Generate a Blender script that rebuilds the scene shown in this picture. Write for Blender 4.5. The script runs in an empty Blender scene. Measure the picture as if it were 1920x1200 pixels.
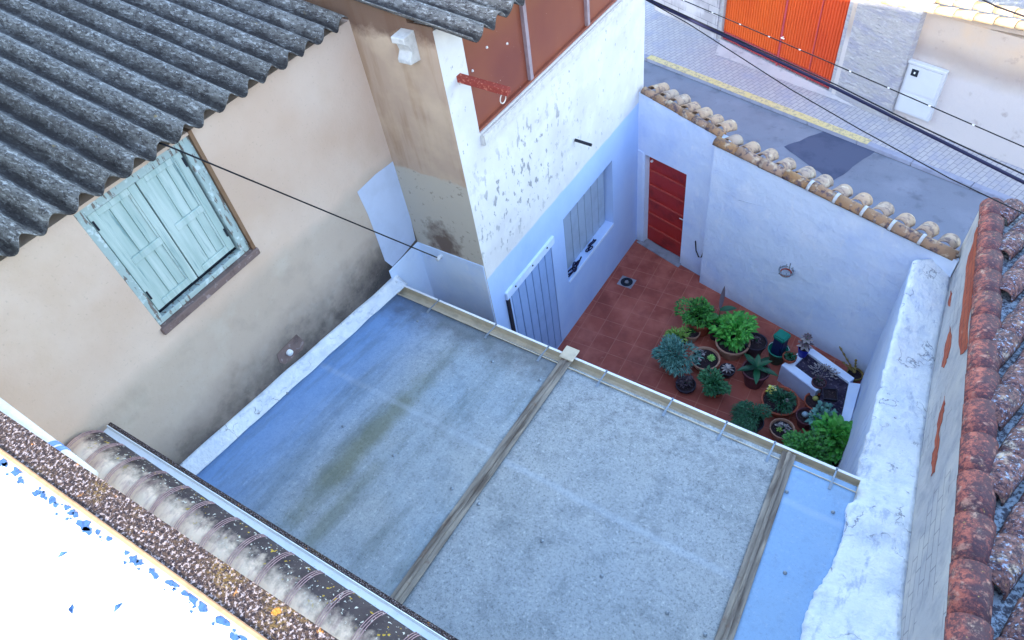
import bpy, bmesh, math, random
from mathutils import Vector as V, Matrix
random.seed(7)
scene = bpy.context.scene
C = scene.collection
# ---------------------------------------------------------------- camera (measured from the vanishing points of the photograph)
F, CX, CY, CAMH = 1280.0, 960.0, 600.0, 9.08
dn = V((216.4, 1126.5, F)).normalized()
a_ = V((1045 - CX, 655 - CY, F)); b_ = V((1187.5 - CX, 456.7 - CY, F))
yc = a_.cross(b_).cross(dn).normalized()
if yc.x < 0: yc = -yc
zc = -dn; xc = yc.cross(zc)
RM = Matrix((xc, yc, zc))
def ray(p): return RM @ V((p[0] - CX, p[1] - CY, F))
r_ = ray((1187.5, 456.7)); t_ = CAMH / -r_.z
O = V((-r_.x * t_, -r_.y * t_, CAMH))
cam = bpy.data.objects.new("camera", bpy.data.cameras.new("camera")); C.objects.link(cam)
cam.matrix_world = Matrix.Translation(O) @ (RM @ Matrix(((1, 0, 0), (0, -1, 0), (0, 0, -1)))).to_4x4()
cam.data.lens = 24.0; cam.data.sensor_width = 36.0; cam.data.clip_start = 0.05; cam.data.clip_end = 500
scene.camera = cam
# ---------------------------------------------------------------- world, sun, exposure
SUN_EL = math.radians(19.9); SX, SY = 0.04, -1.0
w = bpy.data.worlds.new("World"); scene.world = w; w.use_nodes = True
nt = w.node_tree; sky = nt.nodes.new("ShaderNodeTexSky"); sky.sky_type = 'NISHITA'; sky.sun_disc = False
sky.sun_elevation = SUN_EL; sky.sun_rotation = math.atan2(SX, SY); sky.air_density = 1.0; sky.dust_density = 1.0; sky.ozone_density = 0.35
bg = nt.nodes["Background"]; bg.inputs[1].default_value = 0.15
nt.links.new(sky.outputs[0], bg.inputs[0])
sl = bpy.data.lights.new("sun", 'SUN'); sl.energy = 2.0; sl.angle = math.radians(0.5); sl.color = (1, .93, .82)
so = bpy.data.objects.new("sun", sl); C.objects.link(so)
sd = V((SX * math.cos(SUN_EL), SY * math.cos(SUN_EL), math.sin(SUN_EL)))
so.rotation_euler = sd.to_track_quat('Z', 'Y').to_euler(); so.location = (0, -20, 20)
scene.view_settings.view_transform = 'Standard'; scene.view_settings.look = 'None'
scene.view_settings.exposure = 2.92; scene.view_settings.gamma = 1.0
scene.cycles.max_bounces = 10; scene.cycles.diffuse_bounces = 8; scene.cycles.use_denoising = True
# ---------------------------------------------------------------- measuring helpers: where a sight line meets a known surface
def onz(p, z=0.0): r = ray(p); return O + r * ((z - O.z) / r.z)
def ony(p, y): r = ray(p); return O + r * ((y - O.y) / r.y)
def onx(p, x): r = ray(p); return O + r * ((x - O.x) / r.x)
def onplane(p, A, n): r = ray(p); return O + r * (n.dot(A - O) / n.dot(r))
def onwall(p, A, B): return onplane(p, A, V((-(B - A).y, (B - A).x, 0)))
# ---------------------------------------------------------------- materials
def rgb(h):
    h = h.lstrip('#'); c = [int(h[i:i + 2], 16) / 255 for i in (0, 2, 4)]
    return tuple(((x + .055) / 1.055) ** 2.4 if x > .04045 else x / 12.92 for x in c) + (1,)
class M:
    def __init__(s, name, col, rough=.85, metal=0, spec=.3):
        s.m = bpy.data.materials.new(name); s.m.use_nodes = True; s.t = s.m.node_tree; s.N = s.t.nodes
        s.b = s.N["Principled BSDF"]; s.b.inputs['Roughness'].default_value = rough; s.b.inputs['Metallic'].default_value = metal
        s.b.inputs['Specular IOR Level'].default_value = spec
        s.geo = s.N.new('ShaderNodeNewGeometry'); s.pos = s.geo.outputs['Position']
        v = s.N.new('ShaderNodeRGB'); v.outputs[0].default_value = col if len(col) == 4 else (*col, 1); s.c = v.outputs[0]
        s.h = None; s.done()
    def L(s, a, b): s.t.links.new(a, b)
    def done(s): s.L(s.c, s.b.inputs['Base Color'])
    def math(s, op, a, b=None, c=None):
        n = s.N.new('ShaderNodeMath'); n.operation = op
        for i, x in enumerate((a, b, c)):
            if x is None: continue
            if isinstance(x, (int, float)): n.inputs[i].default_value = x
            else: s.L(x, n.inputs[i])
        return n.outputs[0]
    def rng(s, x, lo, hi, smooth=False):
        n = s.N.new('ShaderNodeMapRange'); n.clamp = True
        if smooth: n.interpolation_type = 'SMOOTHSTEP'
        s.L(x, n.inputs[0]); n.inputs[1].default_value = lo; n.inputs[2].default_value = hi
        return n.outputs[0]
    def co(s, st=(1, 1, 1), rot=0):
        if st == (1, 1, 1) and not rot: return s.pos
        n = s.N.new('ShaderNodeMapping'); n.inputs['Scale'].default_value = st; n.inputs['Rotation'].default_value = (0, 0, rot)
        s.L(s.pos, n.inputs[0]); return n.outputs[0]
    def noise(s, sc, det=4, st=(1, 1, 1), rot=0, rough=.6):
        n = s.N.new('ShaderNodeTexNoise'); n.inputs['Scale'].default_value = sc; n.inputs['Detail'].default_value = det
        n.inputs['Roughness'].default_value = rough; s.L(s.co(st, rot), n.inputs['Vector']); return n.outputs['Fac']
    def vor(s, sc, feat='F1', st=(1, 1, 1)):
        n = s.N.new('ShaderNodeTexVoronoi'); n.feature = feat; n.inputs['Scale'].default_value = sc; s.L(s.co(st), n.inputs['Vector']); return n.outputs['Distance']
    def mix(s, fac, col, k=1.0):
        if k != 1.0: fac = s.math('MULTIPLY', fac, k)
        n = s.N.new('ShaderNodeMix'); n.data_type = 'RGBA'; s.L(fac, n.inputs[0]); s.L(s.c, n.inputs[6])
        if hasattr(col, 'links'): s.L(col, n.inputs[7])
        else: n.inputs[7].default_value = col if len(col) == 4 else (*col, 1)
        s.c = n.outputs[2]; s.done(); return s
    def spots(s, col, sc, lo, hi, k=1.0, det=4, st=(1, 1, 1), rot=0, mask=None, rough=.6):
        f = s.rng(s.noise(sc, det, st, rot, rough), lo, hi)
        if mask is not None: f = s.math('MULTIPLY', f, mask)
        return s.mix(f, col, k)
    def axis(s, i):
        n = s.N.new('ShaderNodeSeparateXYZ'); s.L(s.pos, n.inputs[0]); return n.outputs[i]
    def band(s, i, lo, hi, amp=.1, sc=3, det=3):           # 0 below lo, 1 above hi along an axis, with a ragged edge
        x = s.math('ADD', s.axis(i), s.math('MULTIPLY', s.math('SUBTRACT', s.noise(sc, det), .5), amp)); return s.rng(x, lo, hi)
    def blob(s, c, r, amp=.6, sc=4):                          # ellipse-shaped stain with ragged edge
        n = s.N.new('ShaderNodeVectorMath'); n.operation = 'SUBTRACT'; s.L(s.pos, n.inputs[0]); n.inputs[1].default_value = c
        d = s.N.new('ShaderNodeVectorMath'); d.operation = 'DIVIDE'; s.L(n.outputs[0], d.inputs[0]); d.inputs[1].default_value = r
        l = s.N.new('ShaderNodeVectorMath'); l.operation = 'LENGTH'; s.L(d.outputs[0], l.inputs[0])
        x = s.math('ADD', l.outputs['Value'], s.math('MULTIPLY', s.math('SUBTRACT', s.noise(sc, 5), .5), amp)); return s.rng(x, 1.0, .35)
    def bump(s, h, strength=.4, dist=.01):
        n = s.N.new('ShaderNodeBump'); n.inputs['Strength'].default_value = strength; n.inputs['Distance'].default_value = dist
        s.L(h, n.inputs['Height'])
        if s.h is not None: s.L(s.h, n.inputs['Normal'])
        s.h = n.outputs[0]; s.L(s.h, s.b.inputs['Normal']); return s
    def inv(s, x): return s.math('SUBTRACT', 1.0, x)
def simple(name, hexc, rough=.7, metal=0, var=.25, sc=8, spec=.3):
    c = rgb(hexc); m = M(name, c, rough, metal, spec)
    m.spots(tuple(x * (1 - var) for x in c[:3]), sc, .45, .7); m.spots(tuple(min(1, x * (1 + var * .6)) for x in c[:3]), sc * 1.7, .55, .75, .7); return m
MT = {}
# pale house walls
m = M('tan_render', rgb('#c4a997'))
m.spots(rgb('#d0bbad'), .8, .4, .65, .9, rough=.5); m.spots(rgb('#bfa48c'), 1.4, .52, .75, .5)
low = m.inv(m.band(2, 4.45, 4.62, .35, 1.2)); m.mix(low, rgb('#aa9c90'), .65)
m.spots(rgb('#c0b4a8'), 2.6, .5, .7, .5, mask=low); m.spots(rgb('#8f8478'), 1.8, .55, .75, .45, mask=low)
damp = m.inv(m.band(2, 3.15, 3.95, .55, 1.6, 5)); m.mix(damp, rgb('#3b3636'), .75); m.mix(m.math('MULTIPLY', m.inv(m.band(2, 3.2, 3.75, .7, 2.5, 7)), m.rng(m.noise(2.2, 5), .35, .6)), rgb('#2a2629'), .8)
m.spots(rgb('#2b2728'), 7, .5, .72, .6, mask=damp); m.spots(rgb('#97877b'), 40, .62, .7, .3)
m.bump(m.noise(6, 5), .35, .02).bump(m.noise(60, 3), .2, .004); MT['tan'] = m.m
m = M('recess_render', rgb('#b9a08c'))
m.spots(rgb('#9c7b5e'), 2.2, .5, .75, .7, st=(3, 1, .35)); m.spots(rgb('#cfb69c'), 1.6, .5, .7, .7)
m.mix(m.band(2, 6.02, 6.16, .35, 6, 5), rgb('#5d3f33'), .8)
grey = m.inv(m.band(2, 4.40, 4.44, .16, 5, 5)); m.mix(grey, rgb('#bdb3a4'), .95)
m.mix(m.blob((-.6, -4.25, 3.33), (.34, 1, .42), 1.5, 9), rgb('#5e463c'), .85); m.spots(rgb('#7d7067'), 14, .6, .68, .6, mask=grey)
m.bump(m.noise(7, 5), .4, .02); MT['recess'] = m.m
wt = rgb('#dcdcdc'); bl = rgb('#b9c2dc')
m = M('blue_limewash', rgb('#cfdff6'), .9)
m.spots(rgb('#b4cbf2'), .9, .45, .7, .8); m.spots(rgb('#dfe8f8'), 1.6, .5, .75, .7); m.spots(rgb('#a6bbe6'), 3.5, .58, .76, .4, 7); m.spots(rgb('#e9eef8'), 7, .6, .72, .4, 7, (1, 1, .4))
m.mix(m.inv(m.band(2, .02, .30, .4, 4, 6)), rgb('#98a2b8'), .5)
m.bump(m.noise(2.2, 6), .6, .06).bump(m.noise(12, 6, (1, 1, .5)), .35, .012).bump(m.noise(45, 4), .2, .004); MT['lime'] = m.m
m = M('facade_render', rgb('#d3d1d2'), .9)
m.spots(rgb('#c2bfc4'), 1.1, .45, .7, .8); m.spots(rgb('#dddcdc'), 3.2, .5, .7, .7)
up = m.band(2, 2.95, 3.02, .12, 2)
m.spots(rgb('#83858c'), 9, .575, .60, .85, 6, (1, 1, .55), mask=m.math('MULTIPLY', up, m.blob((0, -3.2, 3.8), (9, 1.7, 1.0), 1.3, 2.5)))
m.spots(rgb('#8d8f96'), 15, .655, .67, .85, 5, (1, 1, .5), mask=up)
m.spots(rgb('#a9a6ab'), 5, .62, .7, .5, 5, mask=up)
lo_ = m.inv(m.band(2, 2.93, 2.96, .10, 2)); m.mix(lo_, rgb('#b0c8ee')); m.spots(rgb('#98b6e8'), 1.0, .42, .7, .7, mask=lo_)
m.bump(m.noise(4, 5), .3, .02).bump(m.noise(28, 4), .2, .005); MT['facade'] = m.m
m = M('parapet_limewash', rgb('#dde2e8'), .9)
m.spots(rgb('#bcc7dc'), 2.2, .45, .68, .85, 8, rough=.7); m.spots(rgb('#eceef0'), 4.5, .5, .68, .85, 8, rough=.7); m.spots(rgb('#7f8aa4'), 11, .64, .69, .6, 8, rough=.7)
m.spots(rgb('#9fabc4'), 6, .55, .66, .7, 9, (1.6, .6, 1), rough=.7)
dv = m.N.new('ShaderNodeVectorMath'); dv.operation = 'ADD'; nn_ = m.N.new('ShaderNodeTexNoise'); nn_.inputs['Scale'].default_value = 3; nn_.inputs['Detail'].default_value = 6; m.L(m.pos, nn_.inputs['Vector']); m.L(m.pos, dv.inputs[0]); m.L(nn_.outputs['Color'], dv.inputs[1])
vv = m.N.new('ShaderNodeTexVoronoi'); vv.feature = 'DISTANCE_TO_EDGE'; vv.inputs['Scale'].default_value = 1.7; m.L(dv.outputs[0], vv.inputs['Vector'])
cr = m.math('MULTIPLY', m.rng(vv.outputs['Distance'], .016, .004), m.rng(m.noise(2.4, 3), .5, .56)); m.mix(cr, rgb('#6f7586'), .75)
m.bump(m.noise(5, 8), .9, .05).bump(m.noise(22, 6), .6, .014).bump(m.inv(cr), .6, .01); MT['parapet'] = m.m
# corrugated fibre cement with lichen
m = M('lichen_fibre_cement', rgb('#656362'), .95)
m.spots(rgb('#7f7d7b'), 2.5, .4, .65, .8, 5); m.spots(rgb('#3c3739'), 34, .49, .58, .85, 7, (.45, 1, 1), rough=.75)
m.spots(rgb('#aeaeae'), 42, .535, .60, .85, 7, (.3, 1, 1), rough=.75)
m.spots(rgb('#3f3937'), 1.2, .5, .7, .6, 5, (.35, 1, 1)); m.spots(rgb('#b9bcc2'), 55, .63, .68, .8, 4)
m.spots(rgb('#a58a44'), 9, .68, .74, .6, 6, (.5, 1, 1))
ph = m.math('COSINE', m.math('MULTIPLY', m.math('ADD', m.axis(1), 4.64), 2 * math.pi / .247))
groove_shade = m.math('MULTIPLY', m.rng(m.math('ADD', ph, m.math('MULTIPLY', m.math('SUBTRACT', m.noise(9, 6, (.4, 1, 1)), .5), 2.6)), .25, -.9), .85)
m.mix(groove_shade, rgb('#211d1f'), 1.0)  # valley shade painted into the colour, broken by noise, to sharpen the ridges
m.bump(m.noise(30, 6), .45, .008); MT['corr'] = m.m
# shed roof sheets
def sheet(name, base, dark, amt, blue, nb=1.0):
    m = M(name, rgb(base), .75)
    m.spots(rgb(blue), .55, .35, .65, .9, 3); m.spots(rgb(dark), 1.6, .48, .75, .45 * nb, 5)
    m.spots(rgb('#3f464f'), 42, .56 - amt * .05, .60, amt * .85, 8, rough=.95); m.spots(rgb('#59626b'), 4, .5, .62, amt * .4, 8, rough=.8); m.spots(rgb('#d0d4d8'), 26, .56, .68, amt * .7, 6, rough=.85)
    m.bump(m.noise(35, 5), .35, .004); return m
# bands beside the fixings
def bandx(m, yy, wd, col, k):
    y = m.axis(1); n = m.math('MULTIPLY', m.math('SUBTRACT', m.noise(3, 3), .5), .06)
    d = m.math('ABSOLUTE', m.math('SUBTRACT', m.math('ADD', y, n), yy)); m.mix(m.rng(d, wd, wd * .3), rgb(col), k)
m = sheet('stained_roof_sheet', '#9ca2a6', '#7b858c', .8, '#8d9fb0')
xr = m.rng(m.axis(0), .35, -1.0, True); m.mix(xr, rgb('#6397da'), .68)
m.mix(m.blob((.30, -6.95, 3.2), (.20, 1.6, 1.5), 1.2, 3.0), rgb('#5f6240'), .6)
m.mix(m.blob((.62, -7.8, 3.2), (.13, 1.0, 1.5), 1.1, 2.5), rgb('#62664a'), .45)
bandx(m, -6.37, .05, '#b4bfd0', .2); m.mix(m.band(1, -5.45, -5.1, .7, 5, 8), rgb('#454243'), .6); m.spots(rgb('#56605f'), 3, .5, .72, .5, 8, (1.6, .25, 1), rough=.7); MT['sheetA'] = m.m
m = sheet('speckled_roof_sheet', '#a0a4a6', '#7e878e', 1.0, '#969fa8')
bandx(m, -6.4, .05, '#b9c6da', .2); m.spots(rgb('#50535a'), 7, .5, .66, .6, 8, mask=m.band(1, -6.1, -5.2, .7, 3, 5), rough=.75); MT['sheetB'] = m.m
m = sheet('blue_roof_sheet', '#88a6c6', '#7692b0', .3, '#7a9fcb', .5); bandx(m, -5.45, .05, '#a9bcd8', .3); MT['sheetC'] = m.m
m = M('weathered_wood', rgb('#8d857c'), .8)
m.spots(rgb('#5b5049'), 12, .42, .62, .9, 5, (1, .08, 1)); m.spots(rgb('#a59a8c'), 20, .55, .7, .8, 4, (1, .06, 1)); m.spots(rgb('#6d5446'), 6, .6, .7, .7)
m.bump(m.noise(16, 4, (1, .08, 1)), .4, .005); MT['strip'] = m.m
MT['cream'] = simple('cream_metal', '#c9bda8', .55, 0, .22, 6).m
MT['lip'] = simple('white_metal', '#e4e6ea', .4, 0, .08, 6).m
MT['steel'] = simple('galvanised_steel', '#8a96a4', .45, .5, .2, 30).m
MT['dark'] = simple('dark_metal', '#2a2c38', .6, .2, .3, 30).m
m = M('pale_blue_gutter', rgb('#e4ecf4'), .4); m.spots(rgb('#c3d2e4'), 5, .5, .7, .5); m.mix(m.rng(m.noise(60), .66, .7), rgb('#6f7d92'), .5); MT['bgutter'] = m.m
# ground
m = M('asphalt', rgb('#767c8b'), .9); m.spots(rgb('#666c7c'), 1.1, .45, .7, .7); m.spots(rgb('#8b8e9c'), 45, .55, .7, .6, 5, rough=.8)
m.spots(rgb('#3f4350'), 6, .62, .67, .6, 7, rough=.8); m.spots(rgb('#8a8f9f'), .9, .52, .7, .6, 7); m.spots(rgb('#4c505e'), 2.2, .56, .72, .5, 8); m.bump(m.noise(70, 3), .4, .005); MT['road'] = m.m
m = M('fresh_asphalt', rgb('#4c536a'), .85); m.spots(rgb('#384058'), 1.6, .5, .7, .8); m.spots(rgb('#475174'), 60, .58, .7, .5, 5, rough=.8); MT['patch'] = m.m
m = M('far_concrete', rgb('#b7b5b9'), .9); m.spots(rgb('#9a9aa2'), 1.5, .45, .7, .8, 6); m.spots(rgb('#807e86'), 6, .58, .72, .6, 6); m.bump(m.noise(12, 6), .6, .02); MT['conc'] = m.m
m = M('terrain', rgb('#77706a')); m.spots(rgb('#5c5750'), .3, .4, .7); MT['ground'] = m.m
# floor tiles
m = M('terracotta_tiles', rgb('#7d3f39'), .6, spec=.3)
bt = m.N.new('ShaderNodeTexBrick'); bt.offset = 0.0; bt.inputs['Scale'].default_value = 1; bt.inputs['Brick Width'].default_value = .33; bt.inputs['Row Height'].default_value = .33
bt.inputs['Mortar Size'].default_value = .006; bt.inputs['Color1'].default_value = rgb('#9a5044'); bt.inputs['Color2'].default_value = rgb('#8c463c'); bt.inputs['Mortar'].default_value = rgb('#a8685a')
mp = m.N.new('ShaderNodeMapping'); mp.inputs['Rotation'].default_value = (0, 0, math.radians(-3)); m.L(m.pos, mp.inputs[0]); m.L(mp.outputs[0], bt.inputs['Vector'])
m.c = bt.outputs['Color']; m.done(); m.spots(rgb('#b3685a'), 1.6, .46, .66, .75, 5); m.spots(rgb('#703630'), 2.5, .5, .72, .6, 5); m.spots(rgb('#b98578'), 9, .64, .72, .4, 6)
m.bump(m.inv(bt.outputs['Fac']), .4, .004).bump(m.noise(20, 4), .2, .003); MT['floor'] = m.m
# pavement of small slabs
AW, BW = onz((1553, 182)), onz((1880, 310)); STR = (BW - AW).normalized(); SN = V((-STR.y, STR.x, 0)); sang = math.atan2(STR.y, STR.x)
m = M('pavement_slabs', rgb('#aeb2c0'), .85)
bt = m.N.new('ShaderNodeTexBrick'); bt.offset = .5; bt.inputs['Scale'].default_value = 1; bt.inputs['Brick Width'].default_value = .2; bt.inputs['Row Height'].default_value = .1
bt.inputs['Mortar Size'].default_value = .008; bt.inputs['Color1'].default_value = rgb('#aba9ad'); bt.inputs['Color2'].default_value = rgb('#a09fa6'); bt.inputs['Mortar'].default_value = rgb('#85848c')
mp = m.N.new('ShaderNodeMapping'); mp.inputs['Rotation'].default_value = (0, 0, -sang + math.pi / 2); m.L(m.pos, mp.inputs[0]); m.L(mp.outputs[0], bt.inputs['Vector'])
m.c = bt.outputs['Color']; m.done(); m.spots(rgb('#8e93a8'), 2.5, .5, .7, .6, 5); m.bump(m.inv(bt.outputs['Fac']), .5, .005); MT['pave'] = m.m
m = M('kerb_concrete', rgb('#8f94a8')); m.spots(rgb('#6e7389'), 4, .5, .7, .7); MT['kerb'] = m.m
m = M('worn_yellow_paint', rgb('#c9b98a')); m.spots(rgb('#9a947f'), 11, .5, .56, .95, 6, rough=.75); m.spots(rgb('#cdbb7c'), 3, .5, .7); MT['yellow'] = m.m
# far walls
m = M('far_render', rgb('#b5a89e'), .9)
m.spots(rgb('#c2a98f'), .8, .5, .7, .8, mask=m.band(2, 1.4, 2.1, .5, 1)); m.mix(m.inv(m.band(2, 1.3, 1.75, .5, 1.2, 4)), rgb('#b7b5ba'), .85)
m.mix(m.math('MULTIPLY', m.band(2, 1.3, 1.6, .3, 1.5, 5), m.inv(m.band(2, 1.7, 2.0, .3, 1.5, 5))), rgb('#7d7474'), .45)
m.spots(rgb('#857a78'), 4, .6, .7, .5, 6); m.bump(m.noise(8, 6), .5, .02); MT['farwall'] = m.m
m = M('rough_white_render', rgb('#a5a4a8'), .95); m.spots(rgb('#9294a8'), 2.2, .45, .65, .8, 6, (1, 1, 2.5)); m.spots(rgb('#bab9be'), 6, .52, .68, .8, 6, (1, 1, 3))
m.bump(m.noise(7, 5, (1, 1, 3)), 1.0, .05).bump(m.noise(22, 5, (1, 1, 2)), .6, .02); MT['farwhite'] = m.m
m = M('grey_blockwork', rgb('#a3a3ac'), .95)
bt = m.N.new('ShaderNodeTexBrick'); bt.inputs['Scale'].default_value = 1; bt.inputs['Brick Width'].default_value = .5; bt.inputs['Row Height'].default_value = .22; bt.inputs['Mortar Size'].default_value = .008
bt.inputs['Color1'].default_value = rgb('#a8a6ac'); bt.inputs['Color2'].default_value = rgb('#96949c'); bt.inputs['Mortar'].default_value = rgb('#6f6d76')
mp = m.N.new('ShaderNodeMapping'); mp.inputs['Rotation'].default_value = (math.pi / 2, 0, 0); m.L(m.pos, mp.inputs[0]); m.L(mp.outputs[0], bt.inputs['Vector'])
m.c = bt.outputs['Color']; m.done(); m.spots(rgb('#c0bec6'), 2, .45, .65, .7, 5); m.bump(m.noise(9, 5), .5, .02); MT['block'] = m.m
m = M('orange_sheet_metal', rgb('#c9561d'), .45, spec=.4); m.spots(rgb('#b84214'), 1.2, .5, .7, .6); m.mix(m.band(0, -.2, 1.4, .5, 1), rgb('#bd3f26'), .6); MT['garage'] = m.m
m = M('pink_sheet_metal', rgb('#a9434c'), .5); m.spots(rgb('#8e3440'), 3, .5, .7, .7); MT['garagelow'] = m.m
MT['box'] = simple('white_plastic_cabinet', '#bcc2cc', .5, 0, .06, 2).m
m = M('red_door_paint', rgb('#a82a24'), .45, spec=.4); m.spots(rgb('#6b1718'), 3, .5, .68, .7, 5); m.spots(rgb('#b04038'), 8, .6, .7, .5, 5); MT['red'] = m.m
MT['redrail'] = simple('worn_red_rail', '#b4483e', .5, 0, .3, 14).m
MT['threshold'] = simple('grey_threshold', '#8a8d99', .8, 0, .3, 6).m
# shutters
m = M('teal_painted_wood', rgb('#9fb3b0'), .7)
m.spots(rgb('#bccac8'), 7, .42, .62, .8, 5, (1, 1.6, .12)); m.spots(rgb('#66868a'), 16, .57, .68, .8, 5, (1, 1.6, .1)); m.spots(rgb('#71604f'), 20, .68, .72, .7, 5, (1, 1.2, .14))
m.bump(m.noise(22, 5, (1, 1.5, .1)), .4, .006); MT['shutter'] = m.m
MT['gap'] = simple('dark_gap', '#1c2330', .9, 0, .2, 8).m
m = M('peeling_painted_wood', rgb('#9fb0b0'), .8); m.spots(rgb('#6b5d56'), 22, .55, .6, .9, 5, (1, 1.5, .3)); m.spots(rgb('#c4d2d6'), 14, .56, .64, .8, 5); MT['frame'] = m.m
m = M('brown_reveal', rgb('#80634e'), .9); m.spots(rgb('#6d4d38'), 6, .5, .7, .7); MT['reveal'] = m.m
m = M('sill_mortar', rgb('#75625f'), .9); m.spots(rgb('#a49492'), 18, .56, .64, .8, 5); m.spots(rgb('#544542'), 9, .5, .65, .7); m.bump(m.noise(30, 5), .6, .008); MT['sill'] = m.m
m = M('brown_panel', rgb('#874a36'), .35, spec=.5); m.spots(rgb('#6f3430'), .8, .45, .7, .7, 3); m.mix(m.band(2, 5.6, 6.2, .3, 1), rgb('#9a6030'), .7)
m.mix(m.rng(m.noise(40, 1), .80, .81), rgb('#d8cfc4'), .9); MT['brown'] = m.m
MT['mullion'] = simple('mullion_metal', '#a99aa4', .4, .3, .2, 8).m
MT['slat'] = simple('grey_blue_slats', '#a3b3c6', .5, 0, .12, 5).m
MT['doorslat'] = simple('pale_blue_slats', '#93b0dc', .5, 0, .12, 3).m
m = M('rusty_red_steel', rgb('#8a3830'), .7); m.spots(rgb('#b8705e'), 30, .55, .62, .9, 5); m.spots(rgb('#c9a99c'), 45, .66, .7, .8); MT['rust'] = m.m
MT['plaster'] = simple('old_white_plaster', '#cbc8c6', .9, 0, .22, 14).m
MT['wash'] = simple('white_patch_render', '#b9c4dd', .9, 0, .1, 3).m
MT['orn'] = simple('blue_black_iron', '#23244a', .5, .4, .4, 40).m
MT['wire'] = simple('black_cable', '#15151f', .6, 0, .1, 10).m
MT['wirenavy'] = simple('navy_cable', '#16183c', .55, 0, .1, 10).m
# tiles
def tilemat(name, base, alt, lichen=.5, k2=None):
    m = M(name, rgb(base), .85); r = m.N.new('ShaderNodeObjectInfo'); m.mix(m.rng(r.outputs['Random'], 0, 1), rgb(alt))
    m.spots(rgb('#4f4653'), 11, .5, .62, lichen, 5); m.spots(rgb('#d8cdb8'), 8, .56, .7, .6, 5)
    m.spots(rgb('#b48a4e'), 16, .66, .7, .6); m.bump(m.noise(25, 5), .5, .008); return m
MT['coping'] = tilemat('coping_clay', '#94714f', '#9d8474', .9).m
MT['domes'] = tilemat('grey_clay', '#a09085', '#ab917b', .6).m
MT['joint'] = simple('white_mortar', '#b9bcc0', .9, 0, .2, 20).m
m = tilemat('red_lichen_clay', '#b8685a', '#a65e50', .0)
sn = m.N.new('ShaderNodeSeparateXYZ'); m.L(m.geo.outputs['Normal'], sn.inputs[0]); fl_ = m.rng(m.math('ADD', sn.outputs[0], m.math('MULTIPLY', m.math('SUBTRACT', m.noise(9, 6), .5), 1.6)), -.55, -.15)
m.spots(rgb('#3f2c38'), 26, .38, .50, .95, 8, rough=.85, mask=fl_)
m.spots(rgb('#4a3640'), 20, .45, .54, .9, 8, rough=.85); m.spots(rgb('#d09a86'), 9, .6, .7, .6, 5); m.spots(rgb('#b79a58'), 30, .68, .72, .9); m.bump(m.noise(40, 6), .8, .012); MT['redtile'] = m.m
m = tilemat('dark_lichen_clay', '#8a625c', '#75544f', .3)
m.spots(rgb('#2e2636'), 24, .45, .55, .9, 7, rough=.8); m.spots(rgb('#9fb3d2'), 30, .56, .62, .85, 6, rough=.75); m.spots(rgb('#bd9b66'), 35, .7, .73, .8); m.bump(m.noise(40, 6), .9, .012); MT['darktile'] = m.m
m = M('lichened_channel', rgb('#9fb0c4'), .9); m.spots(rgb('#383444'), 22, .46, .53, .9, 7, rough=.8); m.bump(m.noise(25, 5), .6, .01); MT['channel'] = m.m
m = M('neighbour_render', rgb('#b3b1b2'), .95); m.spots(rgb('#cac4bc'), 1.6, .45, .7, .8, 6); m.spots(rgb('#8b8c96'), 4, .5, .7, .6, 6)
bt = m.N.new('ShaderNodeTexBrick'); bt.inputs['Scale'].default_value = 1; bt.inputs['Brick Width'].default_value = .34; bt.inputs['Row Height'].default_value = .13; bt.inputs['Mortar Size'].default_value = .006; bt.inputs['Mortar Smooth'].default_value = .2
mp = m.N.new('ShaderNodeMapping'); mp.inputs['Rotation'].default_value = (0, 0, 0)
cb = m.N.new('ShaderNodeCombineXYZ'); m.L(m.axis(1), cb.inputs[0]); m.L(m.math('ADD', m.axis(2), m.math('MULTIPLY', m.axis(1), .2)), cb.inputs[1]); m.L(cb.outputs[0], bt.inputs['Vector'])
crack = m.math('MULTIPLY', bt.outputs['Fac'], m.rng(m.noise(1.3, 3), .52, .56)); m.mix(crack, rgb('#5c5660'), .55)
m.bump(m.noise(6, 6), .6, .03).bump(m.inv(crack), .8, .01); MT['nwall'] = m.m
m = M('exposed_brick', rgb('#b0583c'), .95); bt = m.N.new('ShaderNodeTexBrick'); bt.inputs['Scale'].default_value = 1; bt.inputs['Brick Width'].default_value = .3; bt.inputs['Row Height'].default_value = .11; bt.inputs['Mortar Size'].default_value = .006
bt.inputs['Color1'].default_value = rgb('#b25a3e'); bt.inputs['Color2'].default_value = rgb('#a04c38'); bt.inputs['Mortar'].default_value = rgb('#6e4038')
cb = m.N.new('ShaderNodeCombineXYZ'); m.L(m.axis(1), cb.inputs[0]); m.L(m.math('ADD', m.axis(2), m.math('MULTIPLY', m.axis(1), .2)), cb.inputs[1]); m.L(cb.outputs[0], bt.inputs['Vector'])
m.c = bt.outputs['Color']; m.done(); m.spots(rgb('#c98b74'), 12, .6, .68, .5, 5); m.bump(m.noise(20, 5), .6, .012); MT['brick'] = m.m
m = M('sunlit_clay', rgb('#dcba90'), .8); m.spots(rgb('#c08a50'), 5, .5, .7, .7); MT['sunclay'] = m.m
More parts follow.
